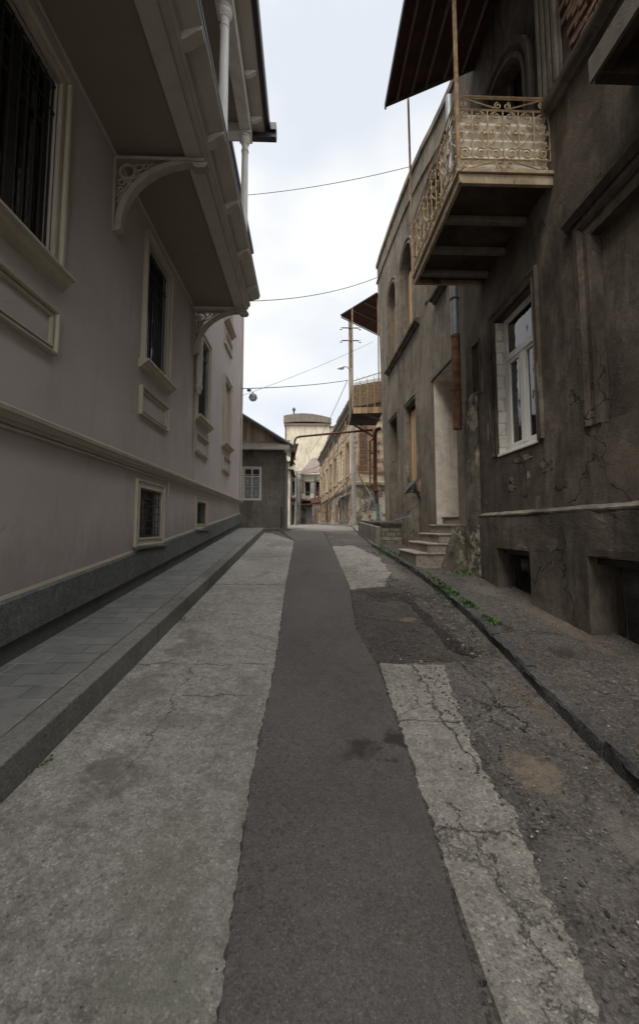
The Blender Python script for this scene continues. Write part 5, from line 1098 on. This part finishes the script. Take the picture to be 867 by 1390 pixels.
# end wall details, facing the street
FE = Fr((2.80, 23.0), (1, 0), (0, -1))
m_ = MB(); rnd = random.Random(2); 
for r_ in range(40):
    z = 4.75 + r_ * .085; w2 = .95 + .25 * math.sin(r_ * .9) + rnd.uniform(-.15, .15)
    if r_ % 9 < 4: w2 += .25
    uu = .14
    while uu < w2: l_ = rnd.choice((.24, .12, .25)); m_.box(FE, uu, uu + l_ - .015, 0, rnd.uniform(.02, .05), z, z + .07); uu += l_
m_.build('brick_corner', M['tanbrick'], tw, smooth=0, rough=(.3, .008, 5))
m_ = MB()
for r_ in range(36):
    z = 4.9 + r_ * .085
    for uu in (.14, .38):
        if rnd.random() < .85: m_.box(FE, uu, uu + .2, .051, .075, z, z + .065)
m_.build('red_quoin', M['brick'], tw, smooth=0)
m_ = MB(); m_.extr(FE, [(0, 4.0), (.10, 4.05), (.12, 4.2), (0, 4.26)], -.05, 4); m_.build('string_course', M['farlow'], tw, smooth=0)
wn = MB().box(FE, 1.75, 2.5, 0, .02, 4.4, 7.1).build('window', M['zinc'], tw, smooth=0)
MB().box(FE, 1.55, 1.745, 0, .06, 4.4, 7.2).build('shutter', M['zinc'], wn, smooth=0)
m_ = MB(); m_.tube([FE.P(.35, .1, 4.1), FE.P(.8, .1, 3.4), FE.P(.5, .1, 2.4)], .05, 6); m_.tube([FE.P(1.95, .1, 3.9), FE.P(1.95, .1, 1.6)], .06, 6); m_.build('wall_pipe', M['pipegrey'], tw)

# ---------------------------------------------------------------- houses closing the street
tm_ = thing('corner_house', 'whitewashed house with faded red tin roof at the end of the street', 'building', (.6, 46, G(46)))
h = [(rect(-.2, .35, 5.2, 6.8), .2), (rect(1.0, 1.45, 5.2, 6.8), .2), (rect(.1, .7, 2.0, 4.0), .2)]
FM = Fr((0, 46), (1, 0), (0, -1))
m_ = MB(); m_.facade(FM, [(-.75, 1.9), (2.2, 1.9), (2.2, 7.6), (-.75, 7.6)], h); m_.face([(-.75, 46, 1.9), (-.75, 54, 1.9), (-.75, 54, 7.6), (-.75, 46, 7.6)]); m_.face([(-.75, 54, 1.9), (2.2, 54, 1.9), (2.2, 54, 7.6), (-.75, 54, 7.6)]); m_.build('wall', M['farwhite'], tm_, smooth=0)
MB().box(FM, -.2, 1.45, -.25, -.21, 1.9, 6.9).build('dark_back', M['black'], tm_, smooth=0)
m_ = MB(); m_.hexa([(-.95, 45.6, 7.5), (2.4, 45.6, 7.9), (2.4, 50, 10.3), (.6, 50, 10.0), (-.95, 45.6, 7.58), (2.4, 45.6, 7.98), (2.4, 50, 10.38), (.6, 50, 10.08)]); m_.build('roof', M['redroof'], tm_, smooth=0)
m_ = MB(); m_.box(W, 1.2, 1.7, 49, 49.6, 9.8, 11.3); m_.build('chimney', M['farcream'], tm_, smooth=0)
for x in (-.45, .85): MB().tube([(x, 45.8, 7.5), (x, 45.8, 2)], .07, 6).build('downpipe', M['pipegrey'], tm_)
m_ = MB(); m_.box(W, -.7, 1.8, 45.1, 45.98, 4.55, 4.7)
for i in range(9): m_.box(W, -.68 + .3 * i, -.64 + .3 * i, 45.12, 45.16, 4.7, 5.5)
m_.box(W, -.7, 1.8, 45.1, 45.16, 5.5, 5.56); m_.build('balcony', M['beamwood'], tm_, smooth=0)
tn = thing('narrow_house', 'narrow whitewashed house with tin porch roof left of the red-roofed one', 'building', (-1.6, 43, G(43)))
FN = Fr((0, 43), (1, 0), (0, -1))
m_ = MB(); m_.facade(FN, [(-5.5, 1.9), (-.85, 1.9), (-.85, 7.6), (-1.5, 8.4), (-5.5, 8.4)], [(rect(-1.75, -1.3, 5.0, 6.5), .2), (rect(-1.9, -1.35, 2.0, 4.0), .2), (rect(-2.6, -2.2, 4.8, 6.2), .2)]); m_.face([(-.85, 43, 1.9), (-.85, 51, 1.9), (-.85, 51, 7.6), (-.85, 43, 7.6)]); m_.build('wall', M['farwhite'], tn, smooth=0)
MB().box(FN, -2.7, -1.2, -.25, -.21, 1.9, 6.6).build('dark_back', M['black'], tn, smooth=0)
m_ = MB(); m_.hexa([(-5.6, 42.5, 8.3), (-1.4, 42.5, 8.5), (-1.4, 51, 9.4), (-5.6, 51, 9.4), (-5.6, 42.5, 8.38), (-1.4, 42.5, 8.58), (-1.4, 51, 9.48), (-5.6, 51, 9.48)]); m_.build('roof', M['redroof'], tn, smooth=0)
m_ = MB(); m_.hexa([(-2.8, 41.8, 6.55), (-1.1, 41.8, 6.9), (-1.1, 43, 7.4), (-2.8, 43, 7.0), (-2.8, 41.8, 6.62), (-1.1, 41.8, 6.97), (-1.1, 43, 7.47), (-2.8, 43, 7.07)]); m_.build('porch_roof', M['zinc'], tn, smooth=0)
m_ = MB(); m_.box(W, -2.9, -1.0, 42.0, 42.98, 4.3, 4.45); m_.box(W, -2.9, -1.0, 42.0, 42.06, 5.1, 5.16)
for i in range(8): m_.box(W, -2.88 + .26 * i, -2.84 + .26 * i, 42.01, 42.05, 4.45, 5.1)
m_.build('balcony', M['beamwood'], tn, smooth=0)
for x in (-1.15, -2.1): MB().tube([(x, 41.95, 6.6), (x, 41.95, 2)], .05, 6).build('porch_post', M['pipegrey'], tn)
for nm, x0_, x1_, y_, par in (('lower_cladding', -.72, .05, 45.9, tm_), ('lower_cladding', .75, 2.1, 45.9, tm_), ('lower_cladding', -5.4, -1.95, 42.9, tn), ('lower_cladding', -1.3, -.87, 42.9, tn)):
    MB().box(W, x0_, x1_, y_, y_ + .08, 1.9, 4.2).build(nm, M['farlow'], par, smooth=0)
MB().box(W, -.1, .55, 45.75, 45.8, 2.0, 3.9).build('hanging_cloth', M['white_curtain'], tm_, smooth=0)
for x_ in (-.55, .35, 1.3): MB().box(W, x_, x_ + .35, 45.0, 45.06, 4.75, 5.35).build('hanging_cloth', M['beamwood'] if x_ > 1 else M['cream'], tm_, smooth=0)
MB().tube([(-.75, 45.7, 6.9), (.3, 45.7, 6.6), (1.5, 45.7, 7.0)], .05, 5).build('wall_pipe', M['rust'], tm_)
MB().hexa([(-.6, 44.6, 4.0), (1.2, 44.6, 4.15), (1.2, 45.9, 4.5), (-.6, 45.9, 4.4), (-.6, 44.6, 4.06), (1.2, 44.6, 4.21), (1.2, 45.9, 4.56), (-.6, 45.9, 4.46)]).build('awning', M['rustroof'], tm_, smooth=0)
th = thing('worn_house', 'worn two-storey house with timber gallery and rusty roof behind the small grey house', 'building', (-2.4, 33, G(33)))
FH = Fr((0, 33), (1, 0), (0, -1))
m_ = MB(); m_.facade(FH, [(-5.5, 1.6), (-1.35, 1.6), (-1.35, 6.3), (-5.5, 6.3)], [(rect(-2.1, -1.65, 4.6, 5.8), .15)]); m_.face([(-1.35, 33, 1.6), (-1.35, 38, 1.7), (-1.35, 38, 6.3), (-1.35, 33, 6.3)]); m_.build('wall', M['farwhite'], th, smooth=0)
MB().box(FH, -2.2, -1.6, -.25, -.2, 4.5, 5.9).build('dark_back', M['black'], th, smooth=0)
m_ = MB(); m_.hexa([(-5.6, 32.6, 6.5), (-1.05, 32.6, 6.2), (-1.05, 38.3, 6.3), (-5.6, 38.3, 7.2), (-5.6, 32.6, 6.57), (-1.05, 32.6, 6.27), (-1.05, 38.3, 6.37), (-5.6, 38.3, 7.27)]); m_.build('roof', M['rustroof'], th, smooth=0)
m_ = MB(); m_.box(W, -1.348, -.85, 33.2, 37.8, 4.0, 4.12); m_.box(W, -.89, -.85, 33.2, 37.8, 4.85, 4.92)
for k_ in range(16): m_.box(W, -.885, -.855, 33.25 + .3 * k_, 33.29 + .3 * k_, 4.12, 4.85)
m_.build('gallery', M['beamwood'], th, smooth=0)
for k_ in range(3): MB().tube([(-.87, 33.25 + 2.2 * k_, G(34)), (-.87, 33.25 + 2.2 * k_, 6.2)], .05, 6).build('post', M['pipegrey'], th)
for a_, b_, lb in (((-1.1, 33, 6.1), (2.1, 28, 6.6), 'low cable strung over the far lane to the ochre row'), ((-.6, 43, 7.4), (1.6, 38, 7.8), 'short cable between the narrow whitewashed house and the ochre row')): wire(a_, b_, .25, .014, lb)
# low annex in front of the row end
tq = thing('lean_to', 'small plastered lean-to with sagging tin roof before the red-roofed house', 'shed', (.5, 41, G(41)))
m_ = MB(); m_.box(W, .55, 1.55, 44.2, 45.0, 1.95, 4.3); m_.build('wall', M['farlow'], tq, smooth=0)
m_ = MB(); m_.hexa([(.4, 43.9, 4.2), (1.65, 43.9, 4.35), (1.65, 45.05, 4.9), (.4, 45.05, 4.8), (.4, 43.9, 4.26), (1.65, 43.9, 4.41), (1.65, 45.05, 4.96), (.4, 45.05, 4.86)]); m_.build('roof', M['rustroof'], tq, smooth=0)
MB().box(W, .75, 1.2, 44.15, 44.19, 2.0, 3.7).build('door', M['oldwood'], tq, smooth=0)
# tall cream block with curved roof
tb = thing('tall_building', 'tall windowless cream building with a curved brown roof rising behind the street', 'building', (0, 60, G(60)))
MB().box(W, -3.1, 3.3, 60, 70, 1.8, 16.6).build('wall', M['farcream'], tb, smooth=0)
m_ = MB(); m_.box(W, -3.35, 3.45, 59.7, 70, 16.601, 16.95); m_.build('roof_band', M['redroof'], tb, smooth=0)
m_ = MB(); n = 14; lo = []; hi = []
for i in range(n + 1): t = i / n; x = -3.45 + 7.0 * t; zz_ = 17.2 + .9 * math.sin(math.pi * (t * .72 + .2)); hi.append((x, zz_ + .28)); lo.append((x, 16.96 + .2 * math.sin(math.pi * t)))
prof = lo + hi[::-1]
m_.add([(x, 59.5, z) for x, z in prof] + [(x, 70, z) for x, z in prof], [(i, (i + 1) % len(prof), len(prof) + (i + 1) % len(prof), len(prof) + i) for i in range(len(prof))] + [tuple(range(len(prof)))])
m_.build('roof', M['beamwood'], tb, smooth=0)
MB().tube([(-2.0, 61, 17.5), (-2.0, 61, 19.4)], .12, 8).lathe((-2.0, 61, 19.2), [(.22, 0), (.25, .2), (.1, .45)], 8).build('flue', M['darksteel'], tb)
MB().box(W, -3.25, -3.101, 59.8, 60.2, 2, 16.4).build('downpipe', M['rust'], tb, smooth=0)
tx = thing('background_house', 'pale flat-topped block just right of the tall cream building', 'building', (5.5, 66, G(60)))
MB().box(W, 3.35, 9, 64, 72, 1.8, 17.4).build('wall', M['farcream'], tx, smooth=0); MB().box(W, 3.3, 9.1, 63.8, 72, 17.402, 17.6).build('roof', M['beamwood'], tx, smooth=0)

# ---------------------------------------------------------------- utility pole
up_ = thing('utility_pole', 'tall concrete utility pole with two insulator crossarms and a lamp', 'pole', (2.4, 21, G(21)))
m_ = MB(); m_.tube([(2.40, 21, 1.5), (2.36, 21, 6), (2.29, 21, 10.2)], [.115, .10, .09], 10); m_.build('shaft', M['pole'], up_)
m_ = MB(); m_.tube([(2.29, 21, 10.0), (2.26, 21, 12.6)], [.10, .09], 8); m_.build('pole_top', M['beamwood'], up_)
for z in (12.15, 11.46):
    m_ = MB(); m_.tube([(1.78, 20.9, z), (2.74, 20.9, z)], .03, 6); cr_ = m_.build('crossarm', M['darksteel'], up_)
    m_ = MB()
    for x in (1.78, 2.74):
        m_.tube([(x, 20.9, z), (x - .05 * (1 if x < 2 else -1), 20.9, z - .08), (x, 20.9, z - .12)], .02, 6)
    m_.build('hook', M['darksteel'], cr_)
    for x in (1.76, 2.76): MB().lathe((x, 20.9, z - .02), [(.04, -.08), (.07, -.06), (.05, 0), (.065, .03), (.03, .08)], 10).build('insulator', M['insul'], cr_)
m_ = MB(); m_.tube([(2.25, 20.9, 9.85), (2.05, 20.8, 10.0), (1.95, 20.75, 9.98)], .02, 6); lp = m_.build('lamp_arm', M['darksteel'], up_)
m_ = MB(); m_.lathe((0, 0, 0), [(.03, .26), (.08, .2), (.13, .08), (.14, 0), (.10, -.05), (.03, -.08)], 12)
m_.v = [(1.95 - z * 1.1 - .1, 20.75 + y, 9.93 - x * .8 - z * .25 + .02) for x, y, z in m_.v]; m_.build('lamp_head', M['lampglass'], lp)

# ---------------------------------------------------------------- wires and the hanging lamp
wire((-2.45, 15, 6.80), (2.1, 21, 9.35), .08, .016, 'wire carrying the hanging lamp from the mauve corner to the pole', 'lamp_wire')
wire((-2.45, 15.2, 6.6), (3.3, 20, 11.0), .1, .007, 'faint thin wire rising past the concrete pole crossarms')
wire((-1.95, 12.3, 8.65), (3.0, 16.5, 12.2), .25, .012, 'wire leaving the townhouse at balcony slab height')
wire((-2.1, 12.5, 12.3), (3.05, 11.5, 12.5), .12, .009, 'thin highest wire from the townhouse eaves to the curved parapet')
wire((2.1, 21, 9.35), (.2, 46, 9.9), .4, .016, 'wire running down the street from the pole to the red-roofed house')
hl = thing('hanging_lamp', 'grey street lamp hanging on a wire across the street', 'street lamp', (-2.2, 15.4, 6.9))
LX, LY, LZ = -2.08, 15.55, 6.86
m_ = MB(); m_.lathe((LX, LY, LZ), [(.02, 0), (.03, -.05), (.10, -.08), (.14, -.12), (.165, -.22), (.17, -.24), (.14, -.25)], 16); m_.build('housing', M['pipegrey'], hl)
m_ = MB(); m_.lathe((LX, LY, LZ), [(.15, -.251), (.14, -.30), (.08, -.35), (.02, -.365)], 16); m_.build('glass_cover', M['lampglass'], hl)
m_ = MB(); m_.box(W, LX - .2, LX - .06, LY - .2, LY - .1, LZ - .02, LZ + .05); m_.build('terminal_box', M['darksteel'], hl)

# ---------------------------------------------------------------- pebbles, weeds, litter
def gz(x, y):
    if x < kx(y): return G(y) + .01
    if x < kx(y) + .15: return G(y) + .115
    return G(y) + .085
def scatter_pebbles(n, reg, smin, smax, seed):
    r_ = random.Random(seed); m_ = MB()
    for _ in range(n):
        x, y = reg(r_); s = smin + (smax - smin) * r_.random() ** 4; z = gz(x, y) + s * .25
        q = []
        for dx, dy, dz in ((1, 0, 0), (0, 1, 0), (-1, 0, 0), (0, -1, 0), (0, 0, .8), (0, 0, -.8)):
            k_ = s * r_.uniform(.6, 1.1); q.append((x + dx * k_, y + dy * k_, z + dz * k_ * .7))
        m_.add(q, [(0, 1, 4), (1, 2, 4), (2, 3, 4), (3, 0, 4), (1, 0, 5), (2, 1, 5), (3, 2, 5), (0, 3, 5)])
    return m_
def reg1(r_):
    t = r_.random()
    if t < .42:
        y = r_.uniform(4.15, 6.6); return (r_.uniform(1.6 + .02 * (y - 4), kx(y) - .01), y)
    if t < .5: y = r_.uniform(4.1, 7.2); return (r_.gauss(1.7, .13), y)
    if t < .55: y = r_.uniform(1.2, 12); return (kx(y) - abs(r_.gauss(0, .12)) - .01, y)
    if t < .75: y = r_.uniform(1.5, 9); return (r_.uniform(kx(y) + .16, 3.05), y)
    if t < .85: y = r_.uniform(1.3, 4.2); return (1.05 + r_.gauss(.1, .1), y)
    if t < .93: y = r_.gauss(6.6, .5); return (r_.gauss(1.4, .3), y)
    y = r_.uniform(1.2, 9); return (r_.uniform(.7, 1.7), y)
tag(scatter_pebbles(9500, reg1, .002, .016, 4).build('gravel', M['pebble'], smooth=0), 'loose gravel and small chips scattered by the right kerb', 'gravel', kind='stuff')
def reg2(r_):
    if r_.random() < .3: y = r_.uniform(1.3, 15); return (-1.6 + abs(r_.gauss(0, .05)) + .01, y)
    if r_.random() < .8: y = 1.1 + 3.6 * r_.random() ** 1.3; return (r_.uniform(-1.55, .9), y)
    if r_.random() < .5: y = r_.uniform(1.2, 7); return ((-.3 if y < 4 else -.34) + r_.gauss(0, .02), y)
    y = r_.uniform(1.2, 12); return ((.6 if y < 4 else .66) + r_.gauss(0, .03), y)
tag(scatter_pebbles(5200, reg2, .0012, .0065, 9).build('grit', M['pebble'], smooth=0), 'fine grit along the foot of the tall left kerb', 'grit', kind='stuff')
def weeds(spots, seed, label, mat='grass', size=.05, name='weeds'):
    r_ = random.Random(seed); m_ = MB()
    for cx, cy, rx, ry, n, z0 in spots:
        for _ in range(n):
            x = r_.gauss(cx, rx); y = r_.gauss(cy, ry); z = (gz(x, y) if z0 is None else z0 + G(y)); an = r_.uniform(0, 6.28); h_ = size * r_.uniform(.3, 1.0); w2 = h_ * r_.uniform(.2, .4); ln = h_ * r_.uniform(.4, 1.1)
            dx, dy = math.cos(an), math.sin(an)
            m_.add([(x, y, z), (x + dx * ln * .5 - dy * w2, y + dy * ln * .5 + dx * w2, z + h_ * .7), (x + dx * ln, y + dy * ln, z + h_), (x + dx * ln * .5 + dy * w2, y + dy * ln * .5 - dx * w2, z + h_ * .7)], [(0, 1, 2, 3)])
    return tag(m_.build(name, M[mat], smooth=0), label, 'weeds', kind='stuff')
weeds([(2.16, 6.7, .06, .22, 190, None), (2.19, 6.2, .05, .12, 170, None), (2.19, 5.65, .05, .10, 190, None), (2.2, 4.95, .045, .07, 130, None), (2.2, 7.4, .06, .4, 90, None), (2.95, 7.7, .12, .18, 160, None), (2.1, 9.6, .08, .6, 200, None), (1.95, 10.9, .08, .3, 150, None)], 3, 'low green weeds growing along the right kerb stones')
weeds([(-1.575, 5.35, .02, .05, 40, .0), (-1.575, 2.67, .015, .04, 30, .0)], 5, 'tiny green weeds at the foot of the tall left kerb', size=.03)
weeds([(2.15, 4.1, .12, .3, 120, None), (1.7, 3.4, .08, .15, 110, None), (2.9, 4.6, .15, 1.2, 200, None), (1.68, 2.9, .08, .3, 60, None), (1.5, 6.3, .2, .3, 60, None)], 8, 'dry brown leaf litter on the right pavement and gutter', 'dryleaf', .018, 'leaf_litter')
